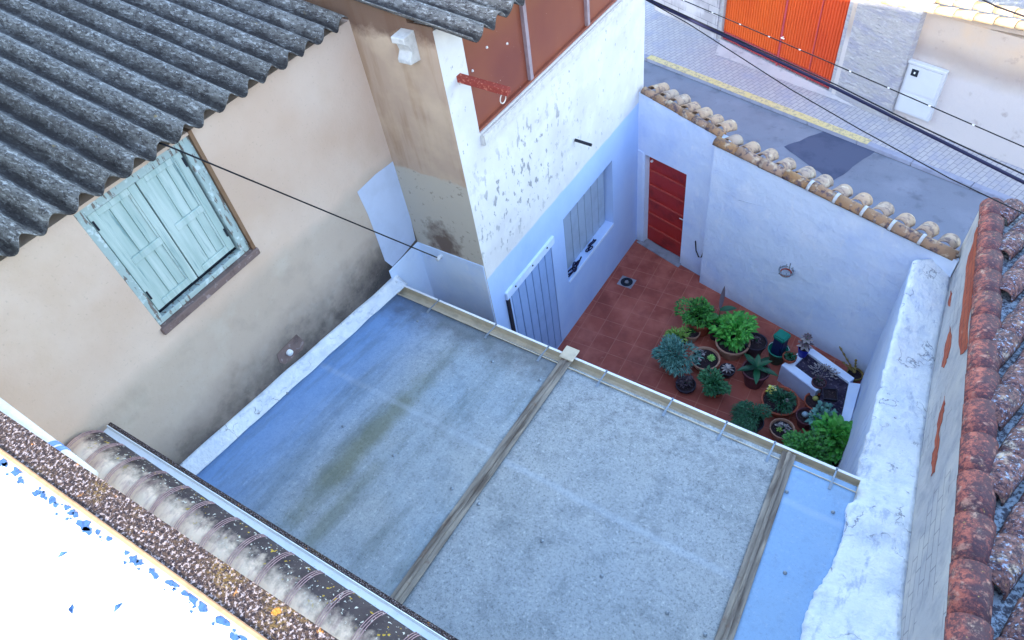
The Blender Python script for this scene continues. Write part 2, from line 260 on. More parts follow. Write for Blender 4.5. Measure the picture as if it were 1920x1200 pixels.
# near house
m = M('lichened_coping', rgb('#42342f'), .95)
m.spots(rgb('#1d1620'), 90, .46, .54, .95, 6, rough=.75); m.spots(rgb('#978c90'), 100, .53, .58, .95, 6, rough=.7); m.spots(rgb('#6d5828'), 7, .54, .68, .6, 5, mask=m.rng(m.noise(120, 3), .45, .55))
m.spots(rgb('#b87a30'), 13, .655, .69, .9, 6); m.bump(m.noise(130, 6), 1.0, .006); MT['nearband'] = m.m
m = M('white_roof_paint', rgb('#e6e6e8'), .8); m.mix(m.rng(m.noise(7, 6), .73, .75), rgb('#6f8fb8'), .9); m.bump(m.noise(12, 4), .2, .01); MT['nearwhite'] = m.m
MT['peel'] = simple('peeled_blue_membrane', '#3a5f90', .8, 0, .6, 90).m
MT['clayedge'] = simple('orange_clay_edge', '#b98a68', .8, 0, .3, 40).m
MT['nearwall'] = simple('near_wall_render', '#d9d4cc', .9, 0, .12, 3).m
m = M('lichened_eave_tile', rgb('#ead2bd'), .9); m.spots(rgb('#b08f8c'), 6, .5, .65, .6, 5, (3, 1, 1)); m.spots(rgb('#e2d3c2'), 5, .5, .7, .7, 5)
dk = m.band(1, -8.60, -8.46, .26, 16, 8); m.mix(dk, rgb('#332c34'), .95); m.mix(m.math('MULTIPLY', m.rng(m.noise(38, 2), .64, .67), dk), rgb('#d6d2c6')); m.mix(m.math('MULTIPLY', m.rng(m.noise(20, 2), .67, .69), dk), rgb('#b99a3a'))
m.bump(m.noise(40, 5), .7, .01); MT['eavetile'] = m.m
MT['pinkridge'] = simple('pink_clay_edge', '#b9979a', .9, 0, .3, 12).m
MT['pipewhite'] = simple('old_white_pipe', '#d9d3cc', .6, 0, .15, 10).m
MT['pipeblue'] = simple('blue_tape', '#6f8fd0', .6, 0, .3, 20).m
# ---------------------------------------------------------------- mesh helpers
ORG = {}
def tag(o, label=None, cat=None, group=None, kind=None):
    if label: o['label'] = label
    if cat: o['category'] = cat
    if group: o['group'] = group
    if kind: o['kind'] = kind
    return o
def thing(name, label, cat, loc=(0, 0, 0), group=None):
    o = bpy.data.objects.new(name, None); C.objects.link(o); o.location = loc; o.empty_display_size = .1
    ORG[o] = V(loc); return tag(o, label, cat, group)
def obj(name, bm, mat, parent=None, smooth=False, loc=None):
    org = ORG[parent] if parent else V(loc) if loc else V((0, 0, 0))
    bmesh.ops.translate(bm, verts=bm.verts, vec=-org)
    bmesh.ops.recalc_face_normals(bm, faces=bm.faces)
    me = bpy.data.meshes.new(name); bm.to_mesh(me); bm.free()
    if smooth:
        for p in me.polygons: p.use_smooth = True
    for x in (mat if isinstance(mat, list) else [mat]): me.materials.append(MT[x] if isinstance(x, str) else x)
    o = bpy.data.objects.new(name, me); C.objects.link(o); ORG[o] = org
    if parent: o.parent = parent
    elif loc: o.location = loc
    return o
def NB(): return bmesh.new()
def face(bm, pts):
    return bm.faces.new([bm.verts.new(p) for p in pts])
def hexa(bm, a, b):           # a, b: two matching polygons (bottom, top) joined into a closed prism
    va = [bm.verts.new(p) for p in a]; vb = [bm.verts.new(p) for p in b]; n = len(a)
    bm.faces.new(va[::-1]); bm.faces.new(vb)
    for i in range(n): bm.faces.new((va[i], va[(i + 1) % n], vb[(i + 1) % n], vb[i]))
    return bm
def slab(bm, pts, vec): vec = V(vec); return hexa(bm, pts, [V(p) + vec for p in pts])
def box(bm, x0, x1, y0, y1, z0, z1): return slab(bm, [V((x0, y0, z0)), V((x1, y0, z0)), V((x1, y1, z0)), V((x0, y1, z0))], (0, 0, z1 - z0))
def beam(bm, A, B, wd, ht, up=V((0, 0, 1))):
    d = (B - A).normalized(); s = d.cross(up).normalized() * wd / 2; u = s.cross(d).normalized() * ht
    return slab(bm, [A - s, A + s, A + s + u, A - s + u], B - A)
def bevel(bm, w=.006, seg=2):
    bmesh.ops.remove_doubles(bm, verts=bm.verts, dist=1e-5)
    bmesh.ops.bevel(bm, geom=[e for e in bm.edges if e.is_manifold and e.calc_face_angle(0) > .5], offset=w, segments=seg, affect='EDGES'); return bm
def tube(bm, pts, r, seg=8, caps=True):
    pts = [V(p) for p in pts]; rings = []
    rr = r if isinstance(r, (list, tuple)) else [r] * len(pts)
    for i, p in enumerate(pts):
        d = (pts[min(i + 1, len(pts) - 1)] - pts[max(i - 1, 0)]).normalized()
        ref = V((0, 0, 1)) if abs(d.z) < .9 else V((1, 0, 0)); s = d.cross(ref).normalized(); u = s.cross(d)
        rings.append([bm.verts.new(p + (s * math.cos(k * 2 * math.pi / seg) + u * math.sin(k * 2 * math.pi / seg)) * rr[i]) for k in range(seg)])
    for a, b in zip(rings, rings[1:]):
        for k in range(seg): bm.faces.new((a[k], a[(k + 1) % seg], b[(k + 1) % seg], b[k]))
    if caps: bm.faces.new(rings[0][::-1]); bm.faces.new(rings[-1])
    return bm
def lathe(bm, c, prof, seg=28):
    c = V(c); rings = []
    for r, z in prof:
        rings.append([bm.verts.new(c + V((r * math.cos(k * 2 * math.pi / seg), r * math.sin(k * 2 * math.pi / seg), z))) for k in range(seg)] if r > 1e-4 else [bm.verts.new(c + V((0, 0, z)))])
    for a, b in zip(rings, rings[1:]):
        for k in range(seg):
            q = [a[k % len(a)], a[(k + 1) % len(a)], b[(k + 1) % len(b)], b[k % len(b)]]
            q = list(dict.fromkeys(q))
            if len(q) > 2: bm.faces.new(q)
    return bm
def barrel(bm, A, B, r0, r1, th=.014, arc=math.pi, up=V((0, 0, 1)), seg=10):   # one curved clay tile from A to B
    d = (B - A).normalized(); s = d.cross(up).normalized(); u = s.cross(d).normalized()
    def ring(p, r):
        o = []; 
        for k in range(seg + 1):
            t = (math.pi - arc) / 2 + arc * k / seg; o.append(p + (s * math.cos(t) + u * math.sin(t)) * r)
        return o
    oa, ob, ia, ib = [[bm.verts.new(q) for q in ring(p, r)] for p, r in ((A, r0), (B, r1), (A, r0 - th), (B, r1 - th))]
    for k in range(seg):
        bm.faces.new((oa[k], oa[k + 1], ob[k + 1], ob[k])); bm.faces.new((ia[k + 1], ia[k], ib[k], ib[k + 1]))
        bm.faces.new((oa[k + 1], oa[k], ia[k], ia[k + 1])); bm.faces.new((ob[k], ob[k + 1], ib[k + 1], ib[k]))
    bm.faces.new((oa[0], ob[0], ib[0], ia[0])); bm.faces.new((ob[seg], oa[seg], ia[seg], ib[seg])); return bm
def grid(bm, n, m, fn):
    vs = [[bm.verts.new(fn(i / n, j / m)) for j in range(m + 1)] for i in range(n + 1)]
    for i in range(n):
        for j in range(m): bm.faces.new((vs[i][j], vs[i + 1][j], vs[i + 1][j + 1], vs[i][j + 1]))
    return vs
def walls_with_holes(bm, P, u, length, z0, z1, holes, n, th):
    """vertical wall panel starting at P running along u; holes = [(s0,s1,z0,z1)]; thickness th against normal n"""
    ss = sorted({0, length, *[h[0] for h in holes], *[h[1] for h in holes]}); zz = sorted({z0, z1, *[h[2] for h in holes], *[h[3] for h in holes]})
    for i in range(len(ss) - 1):
        for j in range(len(zz) - 1):
            sm, zm = (ss[i] + ss[i + 1]) / 2, (zz[j] + zz[j + 1]) / 2
            if any(h[0] < sm < h[1] and h[2] < zm < h[3] for h in holes): continue
            a = P + u * ss[i]; b = P + u * ss[i + 1]
            q = [V((a.x, a.y, zz[j])), V((b.x, b.y, zz[j])), V((b.x, b.y, zz[j + 1])), V((a.x, a.y, zz[j + 1]))]
            slab(bm, q, -n * th)
    bmesh.ops.remove_doubles(bm, verts=bm.verts, dist=1e-4)
    # drop internal duplicate faces between cells
    seen = {}
    for f in list(bm.faces):
        k = tuple(sorted(v.index for v in f.verts)) if False else tuple(sorted((round(v.co.x, 3), round(v.co.y, 3), round(v.co.z, 3)) for v in f.verts))
        seen.setdefault(k, []).append(f)
    for k, fs in seen.items():
        if len(fs) > 1:
            for f in fs: bm.faces.remove(f)
    return bm
# ================================================================= GROUND, STREET
def struct(name, bm, mat, **k): o = obj(name, bm, mat, **k); o['kind'] = 'structure'; return o
bm = NB(); grid(bm, 6, 6, lambda a, b: V((-150 + 300 * a, -150 + 300 * b, -.02))); struct('ground', bm, 'ground')
K0, K1 = onz((1300, 150)), onz((1640, 285)); KD = (K1 - K0).normalized(); KN = V((-KD.y, KD.x, 0))
fw0, fw1 = V((.16, .10, 0)), V((1.0, -.14, 0))
bm = NB(); face(bm, [V((-14, 4.3, .0)), V((-.1, .1, .0)), V((12, -3.0, .0)), V((12, 4, .0)) + V((0, -1.0, 0)), K0 + KD * 20, K0, K0 - KD * 14]); struct('road', bm, 'road')
bm = NB(); pp = [onz(p, .005) for p in [(1445, 290), (1500, 335), (1590, 335), (1640, 290), (1520, 240)]]
pp = [onz(p, .005) for p in [(1470, 275), (1560, 340), (1640, 285), (1645, 281), (1545, 246)]]; pp = [a.lerp(b, t / 8) + V((random.uniform(-.02, .02), random.uniform(-.02, .02), 0)) * (t > 0) for a, b in zip(pp, pp[1:] + pp[:1]) for t in range(8)]; face(bm, pp); struct('road_patch', bm, 'patch')
bm = NB()
for k in range(24):        # kerb stones
    s = -13 + k * 1.15; g = .012; slab(bm, [K0 + KD * s, K0 + KD * (s + 1.15 - g), K0 + KD * (s + 1.15 - g) + KN * .14, K0 + KD * s + KN * .14], (0, 0, .09))
bevel(bm, .008, 1); struct('kerb', bm, 'kerb')
bm = NB(); slab(bm, [K0 - KD * 14 + KN * .14, K0 + KD * 16 + KN * .14, K0 + KD * 16 + KN * 3.6, K0 - KD * 14 + KN * 3.6], (0, 0, .085)); struct('pavement', bm, 'pave')
bm = NB(); e0 = -13; 
y0, y1 = K0 - KD * 1.5, K0 + KD * 4.45
slab(bm, [y0 + V((0, 0, .093)) - KN * .003, y1 + V((0, 0, .093)) - KN * .003, y1 + KN * .19 + V((0, 0, .093)), y0 + KN * .19 + V((0, 0, .093))], (0, 0, .004)); struct('yellow_kerb_line', bm, 'yellow')
# dropped crossing in front of the garage
GA, GB = onz((1350, 82)), onz((1551, 180)); GD = (GB - GA).normalized(); GN = V((-GD.y, GD.x, 0))
bm = NB(); pts = [onz(p, .09) for p in [(1335, 92), (1345, 118), (1400, 160), (1470, 185), (1545, 205), (1600, 215), (1553, 182)]]; pts2 = pts + [GA]
def drv(a, b):
    k = [onz(p, 0) for p in [(1340, 108), (1610, 212)]]; p = GA.lerp(GB, a).lerp(k[0].lerp(k[1], a), b); p = V((p.x, p.y, .12 - .03 * b + .006 * math.sin(9 * a))); return p
grid(bm, 12, 4, drv); struct('driveway', bm, 'conc', smooth=True)
bm = NB(); face(bm, [V((-.05, .13, .012)), V((1.5, -.30, .012)), V((1.52, -.44, .012)), V((4.6, -1.2, .012)), V((4.85, -8.9, .012)), V((-1.2, -8.9, .012)), V((-1.2, -4.2, .012)), V((-.05, -4.2, .012))]); struct('courtyard_floor', bm, 'floor')
# ================================================================= LEFT HOUSE
H = thing('village_house', 'tan and white village house with corrugated roof on the left side of the courtyard', 'house', (-3, -3, 0))
XL, YR = -1.08, -4.25
# facade (x=0 plane) facing +X with holes
u = V((0, 1, 0)); n = V((1, 0, 0)); FY0, FY1 = YR, .32
bm = NB()
hol = [(-3.86 - FY0, .0 - FY0, 4.87, 6.2), (-2.36 - FY0, -.79 - FY0, 1.15, 2.46), (-3.84 - FY0, -2.74 - FY0, 0.02, 2.30)]
walls_with_holes(bm, V((0, FY0, 0)), u, FY1 - FY0, 0, 6.22, hol, n, .3); obj('facade_wall', bm, 'facade', H)
# thickened sill ledge under the brown panel
bm = NB(); box(bm, -.02, .05, -3.86, .32, 4.72, 4.86); bevel(bm, .012); obj('panel_sill', bm, 'plaster', H)
wb = obj('brown_panel_window', box(NB(), -.1, -.06, -3.86, .0, 4.87, 6.2), 'brown', H)
bm = NB(); box(bm, -.058, -.02, -3.86, .0, 4.872, 4.905); box(bm, -.058, -.03, -3.858, -3.82, 4.905, 6.19); obj('frame', bm, 'brown', wb)
for yy in (-2.72, -1.32): obj('mullion', box(NB(), -.058, -.012, yy - .03, yy + .03, 4.905, 6.19), 'mullion', wb)
# small bolts on panel
for p in [(913, 90), (951, 83), (886, 134)]:
    q = onx(p, -.055); obj('bolt', lathe(NB(), q, [(0, .02), (.012, .018), (.015, 0), (0, -.002)], 10), 'lip', wb, smooth=True)
# courtyard window with slats
fw = obj('window', box(NB(), -.20, -.17, -2.36, -.79, 1.15, 2.46), 'gap', H)
for k in range(7):
    y0_ = -2.35 + k * .22; obj('slat', bevel(box(NB(), -.17, -.145, y0_, min(y0_ + .205, -.80), 1.16, 2.45), .006, 1), 'slat', fw)
bm = NB(); box(bm, -.165, .012, -2.355, -.795, 1.10, 1.149); obj('sill', bm, 'lime', fw)
# panel door on the facade
fd = obj('slatted_door', box(NB(), -.06, -.03, -3.84, -2.74, .02, 2.30), 'gap', H)
for k in range(6):
    y0_ = -3.825 + k * .18; obj('slat', bevel(box(NB(), -.03, .0, y0_, y0_ + .165, .04, 2.27), .006, 1), 'doorslat', fd)
bm = NB(); box(bm, -.03, .035, -3.97, -2.68, 2.275, 2.42); bevel(bm, .01); obj('lintel_rail', bm, 'lime', fd)
for yy in (-3.75, -3.3, -2.9): obj('bolt', lathe(NB(), V((.035, yy, 2.36)), [(0, .02), (.012, .018), (.015, 0), (0, -.002)], 8), 'dark', fd)
obj('edge_strip', box(NB(), .0, .03, -3.97, -3.91, .05, 2.28), 'dark', fd)
# recess wall (faces -Y)
bm = NB(); zr_ = lambda x: 6.27 + .14 * (.53 - x) - .055
slab(bm, [V((-7.1, YR, 0)), V((-.3, YR, 0)), V((-.3, YR, zr_(-.3))), V((-7.1, YR, zr_(-7.1)))], (0, .25, 0))
# close corner to facade
box(bm, -.3, -.002, YR, YR + .25, 0, 6.16) if False else None
obj('recess_wall', bm, 'recess', H)
bm = NB(); slab(bm, [V((-.3, YR - .001, 0)), V((-.001, YR - .001, 0)), V((-.001, YR + .02, 0)), V((-.3, YR + .02, 0))], (0, 0, 6.26)); obj('corner_return', bm, 'recess', H)
# tan wall (x = XL) facing +X, hole for shutters
bm = NB(); W0, W1, WZ0, WZ1 = -7.47, -6.33, 4.79, 6.145
walls_with_holes(bm, V((XL, -8.8, 0)), V((0, 1, 0)), -8.8 * -1 + YR, 0, 6.172, [(W0 + 8.8, W1 + 8.8, WZ0, WZ1)], V((1, 0, 0)), .3); obj('courtyard_wall', bm, 'tan', H)
# low white ledge that wraps the recess corner, and the white patch above it
bm = NB(); box(bm, XL, -.0, YR - .06, YR + .001, 0, 3.2) if False else None
bm = NB(); slab(bm, [V((XL, -4.86, 0)), V((XL + .018, -4.86, 0)), V((XL + .018, YR - .018, 0)), V((-.004, YR - .018, 0)), V((-.004, YR, 0)), V((XL, YR, 0))], (0, 0, 3.19)); bevel(bm, .006, 2); obj('blue_plinth', bm, 'lime', H)
pt = [onx(p, XL + .004) for p in [(670, 360), (704, 327), (743, 298), (757, 352), (768, 400), (779, 450), (757, 477), (736, 500), (722, 489), (708, 450), (690, 402)]]
bm = NB(); slab(bm, pt, (-.003, 0, 0)); obj('whitewash_patch', bm, 'wash', H)
# damp stain patch under the whitewash, ventilation outlet plate
pt = [onx(p, XL + .006) for p in [(519, 665), (556, 627), (571, 640), (568, 655), (535, 683), (524, 680)]]
bm = NB(); slab(bm, pt, (-.004, 0, 0)); op = obj('outlet_recess', bm, 'sill', H)
q = onx((543, 661), XL + .02); bm = NB()
tube(bm, [q - V((.05, 0, 0)), q + V((.02, 0, 0))], .036, 16); obj('outlet_pipe', bm, 'lip', op, smooth=True)
# rusty beam, pipe stub, corbel
q = onx((860, 146), 0); e = V((.56, q.y + .05, q.z - .07))
bm = NB(); beam(bm, q - V((.05, 0, .03)), e - V((0, 0, .03)), .07, .07); bevel(bm, .004, 1); rb = obj('steel_beam', bm, 'rust', H)
bm = NB(); tube(bm, [e + V((-.08, 0, -.035)) + V((0, math.cos(t) * .05, -.05 + math.sin(t) * .05)) for t in [k * math.pi / 6 for k in range(13)]], .006, 6); obj('ring', bm, 'pipewhite', rb)
q = onx((1078, 262), 0); e = onx((1109, 274), .0); bm = NB(); tube(bm, [q - V((.05, 0, 0)), q + V((.26, 0, -.02))], .022, 10); obj('pipe_stub', bm, 'dark', H)
cx0 = -.30; bm = NB()
prof = [(0, 6.20), (.17, 6.19), (.17, 6.13), (.12, 6.10), (.10, 6.03), (.15, 5.96), (.15, 5.92), (0, 5.90)]
hexa(bm, [V((cx0 - .09, YR - a, z)) for a, z in prof], [V((cx0 + .07, YR - a, z)) for a, z in prof]); bevel(bm, .006, 1); obj('corbel', bm, 'plaster', H)
# shutters
sw = obj('shutter_window', box(NB(), XL - .16, XL - .11, W0 + .002, W1 - .002, WZ0 + .002, WZ1 - .002), 'gap', H)
bm = NB(); fr = .075
box(bm, XL - .10, XL - .03, W0 + .003, W0 + fr, WZ0 + .09, WZ1 - .003); box(bm, XL - .10, XL - .02, W1 - fr - .03, W1 - .003, WZ0 + .09, WZ1 - .003)
box(bm, XL - .10, XL - .03, W0 + fr, W1 - fr - .03, WZ1 - .09, WZ1 - .003); box(bm, XL - .10, XL - .03, W0 + .003, W1 - .003, WZ0 + .03, WZ0 + .089); obj('frame', bevel(bm, .006, 1), 'frame', sw)
sy0, sy1, sz0, sz1 = W0 + fr + .012, W1 - fr - .045, WZ0 + .145, WZ1 - .1
mid = (sy0 + sy1) / 2
for a, b in ((sy0, mid - .006), (mid + .006, sy1)):
    lf = obj('shutter', box(NB(), XL - .095, XL - .085, a + .01, b - .01, sz0 + .01, sz1 - .01), 'shutter', sw)
    bm = NB(); st = .075; X0, X1 = XL - .09, XL - .055
    box(bm, X0, X1, a, a + st, sz0, sz1); box(bm, X0, X1, b - st, b, sz0, sz1)
    zm = sz0 + (sz1 - sz0) * .49
    for z0_, z1_ in ((sz0, sz0 + .07), (zm - .035, zm + .035), (sz1 - .06, sz1)): box(bm, X0, X1 - .002, a + st, b - st, z0_, z1_)
    bevel(bm, .004, 1); obj('stiles', bm, 'shutter', lf)
    bm = NB()
    for z0_, z1_ in ((sz0 + .07, zm - .035), (zm + .035, sz1 - .06)):
        npl = 3; wdt = (b - a - 2 * st) / npl
        for k in range(npl): box(bm, XL - .086, XL - .074, a + st + k * wdt + .005, a + st + (k + 1) * wdt - .005, z0_ + .002, z1_ - .002)
        for y0_, y1_ in ((a + st + .001, a + st + .018), (b - st - .018, b - st - .001)): box(bm, XL - .074, XL - .062, y0_, y1_, z0_ + .002, z1_ - .002)
    obj('boards', bm, 'shutter', lf)
    for z_ in (sz0 + .15, sz1 - .15):
        bm = NB(); tube(bm, [V((XL - .05, (a + .012) if a < mid - .01 else (b - .012), z_)), V((XL - .05, (a + .012) if a < mid - .01 else (b - .012), z_ + .09))], .009, 6)
        obj('hinge', bm, 'dark', lf)
bm = NB(); box(bm, XL - .2, XL + .008, W1 - .001, W1 + .035, WZ0 - .02, WZ1 + .03); obj('reveal', bm, 'reveal', sw)
bm = NB(); box(bm, XL - .1, XL + .03, W0 - .02, W1 + .045, WZ0 - .05, WZ0 + .028); bevel(bm, .008, 1); obj('sill', bm, 'sill', sw)
# corrugated roof: five lapped sheets on the left part, one short sheet over the facade
RT = .15; PITCH = .247
def rz(x): return 6.235 - RT * (x - XL - .1)
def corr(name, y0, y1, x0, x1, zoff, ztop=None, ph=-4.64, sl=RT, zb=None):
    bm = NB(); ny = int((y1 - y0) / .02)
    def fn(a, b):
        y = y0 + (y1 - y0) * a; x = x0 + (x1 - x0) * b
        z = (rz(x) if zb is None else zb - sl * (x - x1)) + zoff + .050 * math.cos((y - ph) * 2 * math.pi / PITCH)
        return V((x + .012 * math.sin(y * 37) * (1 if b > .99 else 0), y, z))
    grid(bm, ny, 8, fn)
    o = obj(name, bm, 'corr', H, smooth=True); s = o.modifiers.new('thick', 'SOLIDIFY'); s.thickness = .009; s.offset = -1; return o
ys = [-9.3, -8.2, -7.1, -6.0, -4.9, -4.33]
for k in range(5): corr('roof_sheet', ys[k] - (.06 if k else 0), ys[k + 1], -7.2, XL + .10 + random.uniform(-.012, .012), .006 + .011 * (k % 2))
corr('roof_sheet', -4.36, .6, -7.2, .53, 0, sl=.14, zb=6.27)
# ================================================================= ornaments on the sill, anchors
q = V((-.05, -2.02, 1.15))
bm = NB()
def loop(bm, c, ry, rz_, r=.011, tilt=0): tube(bm, [c + V((.02 * math.sin(t) + tilt * math.sin(t), math.cos(t) * ry, rz_ + math.sin(t) * rz_)) for t in [k * math.pi / 8 for k in range(17)]], r, 6)
loop(bm, q + V((0, -.16, 0)), .09, .06, .014, .05); loop(bm, q + V((.02, -.08, 0)), .06, .09, .012, -.03); loop(bm, q + V((0, .02, 0)), .05, .08, .011, .04); tube(bm, [q + V((0, -.26, .01)), q + V((.03, -.1, .05)), q + V((0, .06, .02)), q + V((.02, .15, .12))], .014, 6)
o = obj('wrought_ornament', bm, 'orn', loc=q, smooth=True); tag(o, 'larger dark blue iron scroll ornament on the courtyard window sill', 'ornament')
q = V((-.05, -1.52, 1.15)); bm = NB(); loop(bm, q + V((0, .05, 0)), .06, .08, .011, .05); loop(bm, q + V((.01, -.07, 0)), .06, .05, .011, .04); tube(bm, [q + V((0, -.12, .02)), q + V((0, .0, .06)), q + V((.01, .1, .13))], .012, 6)
o = obj('wrought_ornament', bm, 'orn', loc=q, smooth=True); tag(o, 'smaller dark figure of eight ornament nearer the red door on the window sill', 'ornament')
# ================================================================= FRONT COURTYARD WALL
U1 = (fw1 - fw0).normalized(); N1 = V((U1.y, -U1.x, 0))       # N1 points to the courtyard
F0 = onz((1311, 530)); Q0 = onz((1617, 700)); U2 = (Q0 - F0).normalized(); N2 = V((U2.y, -U2.x, 0))
fwt = thing('courtyard_wall', 'blue-white courtyard wall with clay tile coping facing the street', 'wall', (2, -.5, 0))
S0 = fw0 - U1 * .30; jl = (fw0 - S0).length - .03; dl = (onz((1206, 455)) - S0).dot(U1); dr = (onz((1274, 495)) - S0).dot(U1)
endp = (F0 - S0).dot(U1)
A1 = onwall((1200, 172), fw0, fw1); B1 = onwall((1338, 252), fw0, fw1)
bm = NB(); walls_with_holes(bm, S0, U1, endp, 0, min(A1.z, B1.z) - .23, [(dl, dr, 0.0, 2.02)], N1, .28); obj('door_wall', bm, 'lime', fwt)
zt = min(A1.z, B1.z) - .03
Pw = [S0, S0 + U1 * endp, S0 + U1 * endp - N1 * .28, S0 - N1 * .28]
bm = NB(); hexa(bm, [V((p.x, p.y, zt - .2)) for p in Pw], [V((p.x, p.y, (A1.z if i in (0, 3) else B1.z) - (.16 if i > 1 else 0))) for i, p in enumerate(Pw)]); obj('wall_top', bm, 'lime', fwt)
A2 = onwall((1346, 272), F0, Q0); B2 = onwall((1790, 487), F0, Q0); L2 = (B2 - F0).dot(U2)
F0b = V((F0.x, F0.y, 0)); E2 = F0b + U2 * (L2 + .04)
base = [F0b, E2, E2 - N2 * .30, F0b - N2 * .30]
bm = NB(); hexa(bm, base, [V((p.x, p.y, (A2.z if i in (0, 3) else B2.z) - (.16 if i > 1 else 0))) for i, p in enumerate(base)]); obj('tall_wall', bm, 'lime', fwt)
# faint trowel ridge across the tall wall
bm = NB(); rp = [onwall(p, F0 - N2 * .005, Q0 - N2 * .005) for p in [(1385, 375), (1440, 390), (1500, 425), (1560, 465), (1620, 500), (1690, 540)]]
tube(bm, rp, .007, 6); obj('trowel_ridge', bm, 'lime', fwt, smooth=True)
# red door
db, de = S0 + U1 * dl - N1 * .12, S0 + U1 * dr - N1 * .12
bm = NB(); slab(bm, [db + V((0, 0, .03)), de + V((0, 0, .03)), de + V((0, 0, 2.01)), db + V((0, 0, 2.01))], -N1 * .04); door = obj('door', bm, 'red', fwt)
for k in range(6):
    z = .10 + k * .325 + (0.0 if k else 0); bm = NB(); z = [.36, .68, 1.0, 1.32, 1.64, 1.93][k]
    beam(bm, db + U1 * .02 + N1 * .014 + V((0, 0, z)), de - U1 * .02 + N1 * .014 + V((0, 0, z)), .026, .035); bevel(bm, .005, 1); obj('rail', bm, 'redrail', door)
bm = NB(); q = de - U1 * .06 + V((0, 0, .98)); tube(bm, [q, q + N1 * .05, q + N1 * .05 - U1 * .07], .009, 8); obj('handle', bm, 'lip', door)
bm = NB(); q = db + U1 * .06 + V((0, 0, 1.85)); tube(bm, [q, q + N1 * .03], .022, 10); obj('latch', bm, 'lip', door)
bm = NB(); slab(bm, [db - U1 * .02 + N1 * .01, de + U1 * .02 + N1 * .01, de + U1 * .05 + N1 * .22, db - U1 * .1 + N1 * .2], (0, 0, .03)); bevel(bm, .006, 1); obj('doorstep', bm, 'threshold', fwt)
# plaster jamb at the left of the door
bm = NB(); j = S0 + U1 * (dl - .16); slab(bm, [j, j + U1 * .13, j + U1 * .13 + N1 * .018, j + N1 * .018], (0, 0, 2.06)); bevel(bm, .006, 1); obj('jamb', bm, 'lime', fwt)
# coping tiles: ridge course + street-side domes
def coping(P, Q, up, n, rr, names=('ridge_tile', 'cover_tile'), nd=0, out=V((0, 0, 0)), joints=True):
    d = (Q - P); Lh = d.length; d.normalize()
    for k in range(n):
        a = P + d * (Lh * k / n); b = P + d * (Lh * (k + 1) / n + .035); a = a + V((0, 0, .012 * random.random())); bm = NB()
        barrel(bm, a, b, rr, rr * .86, .014, math.pi * 1.0); t = obj(names[0], bm, 'coping', fwt, smooth=True)
        if joints and k and random.random() < .6: 
            bm = NB(); barrel(bm, a - d * .02, a + d * .022, rr + .004, rr + .003, .012); obj('mortar', bm, 'joint', t, smooth=True)
    for k in range(nd):
        s = Lh * (k + .5) / nd; a = P + d * s + out * .06 + V((0, 0, -.01 + random.uniform(-.01, .01))); b = a + out * random.uniform(.27, .31) + V((0, 0, -.10)) + d * random.uniform(-.01, .01)
        bm = NB(); barrel(bm, a, b, .105, .118, .014); obj(names[1], bm, 'domes', fwt, smooth=True)
        # rounded mortar plug under the mouth of each tile
        bm = NB(); m0 = b - out * .03; vs = []
        for i in range(9):
            t = math.pi * i / 8; vs.append(m0 + (d * math.cos(t) + V((0, 0, 1)) * math.sin(t)) * .083)
        slab(bm, vs, -out * .05); 
        obj('mortar', bm, 'domes', C.objects[bpy.context.scene.collection.objects[-1].name] if False else None) if False else bm.free()
r1 = A1 - N1 * .06 + V((0, 0, -.01)) + U1 * .02; r2 = B1 - N1 * .06 + V((0, 0, -.01)) + U1 * .10
coping(r1, r2, None, 6, .075, nd=7, out=-N1, joints=False)
s1 = A2 - N2 * .05 + V((0, 0, -.005)) - U2 * .07; s2 = B2 - N2 * .05 + V((0, 0, -.005)) - U2 * .05
coping(s1, s2, None, 9, .092, nd=12, out=-N2)
bm = NB(); 
for a, b, nn in ((A1, B1, N1), (A2, B2, N2)):
    slab(bm, [a - nn * .02 - V((0, 0, .025)), b - nn * .02 - V((0, 0, .025)), b - nn * .33 - V((0, 0, .165)), a - nn * .33 - V((0, 0, .165))], (0, 0, .035))
obj('mortar_bed', bm, 'domes', fwt)
# ================================================================= RIGHT BOUNDARY WALL
bw = thing('boundary_wall', 'thick whitewashed boundary wall with broad uneven top on the right side of the courtyard', 'wall', (4.8, -4, 0))
IA, IB = V((4.46, -1.19, 0)), V((4.68, -5.0, 0)); NA, NBp = V((4.92, -1.0, 0)), V((5.27, -6.3, 0))
ND = (NBp - NA).normalized()
Lp = [(1713, 488), (1696, 548), (1672, 640), (1650, 722), (1633, 793), (1616, 850), (1604, 892)]
left = [onwall(p, IA, IB) for p in Lp]
def shedz(y): return 2.93 + (-4.85 - y) * .105
SA = V((0, -4.85, 2.93)); SNn = V((0, .105, 1)).normalized()
left += [onplane(p, SA + V((0, 0, .05)), SNn) for p in [(1590, 948), (1583, 1000), (1560, 1060), (1540, 1095), (1518, 1125), (1508, 1165), (1500, 1205), (1480, 1290)]]
Rp = [(1790, 488), (1775, 560), (1757, 650), (1742, 745), (1730, 830), (1722, 890), (1716, 940), (1710, 990), (1704, 1040), (1698, 1090), (1694, 1125), (1692, 1150), (1690, 1175), (1688, 1205), (1684, 1290)]
right = [onwall(p, NA, NBp) for p in Rp]
bm = NB(); rows = []
def smooth_t(i, j, N=6):
    a, b = left[i], right[i]; t = j / N; p = a.lerp(b, t); return p + V((0, 0, .018 * math.sin(i * 2.1 + j * 1.3) * (0 < j < N)))
from mathutils import noise as mn
LL = []
for i in range(len(left) - 1):
    for s in range(12):
        t = s / 12; a = left[i].lerp(left[i + 1], t); b = right[i].lerp(right[i + 1], t); LL.append((a, b))
LL.append((left[-1], right[-1]))
LL = [(a + V((.016 * mn.noise(V((a.y * 5, 0, 3))) + .018 * mn.noise(V((a.y * 19, 4, 3))), 0, 0)), b) for a, b in LL]
NJ = 12; vs = []
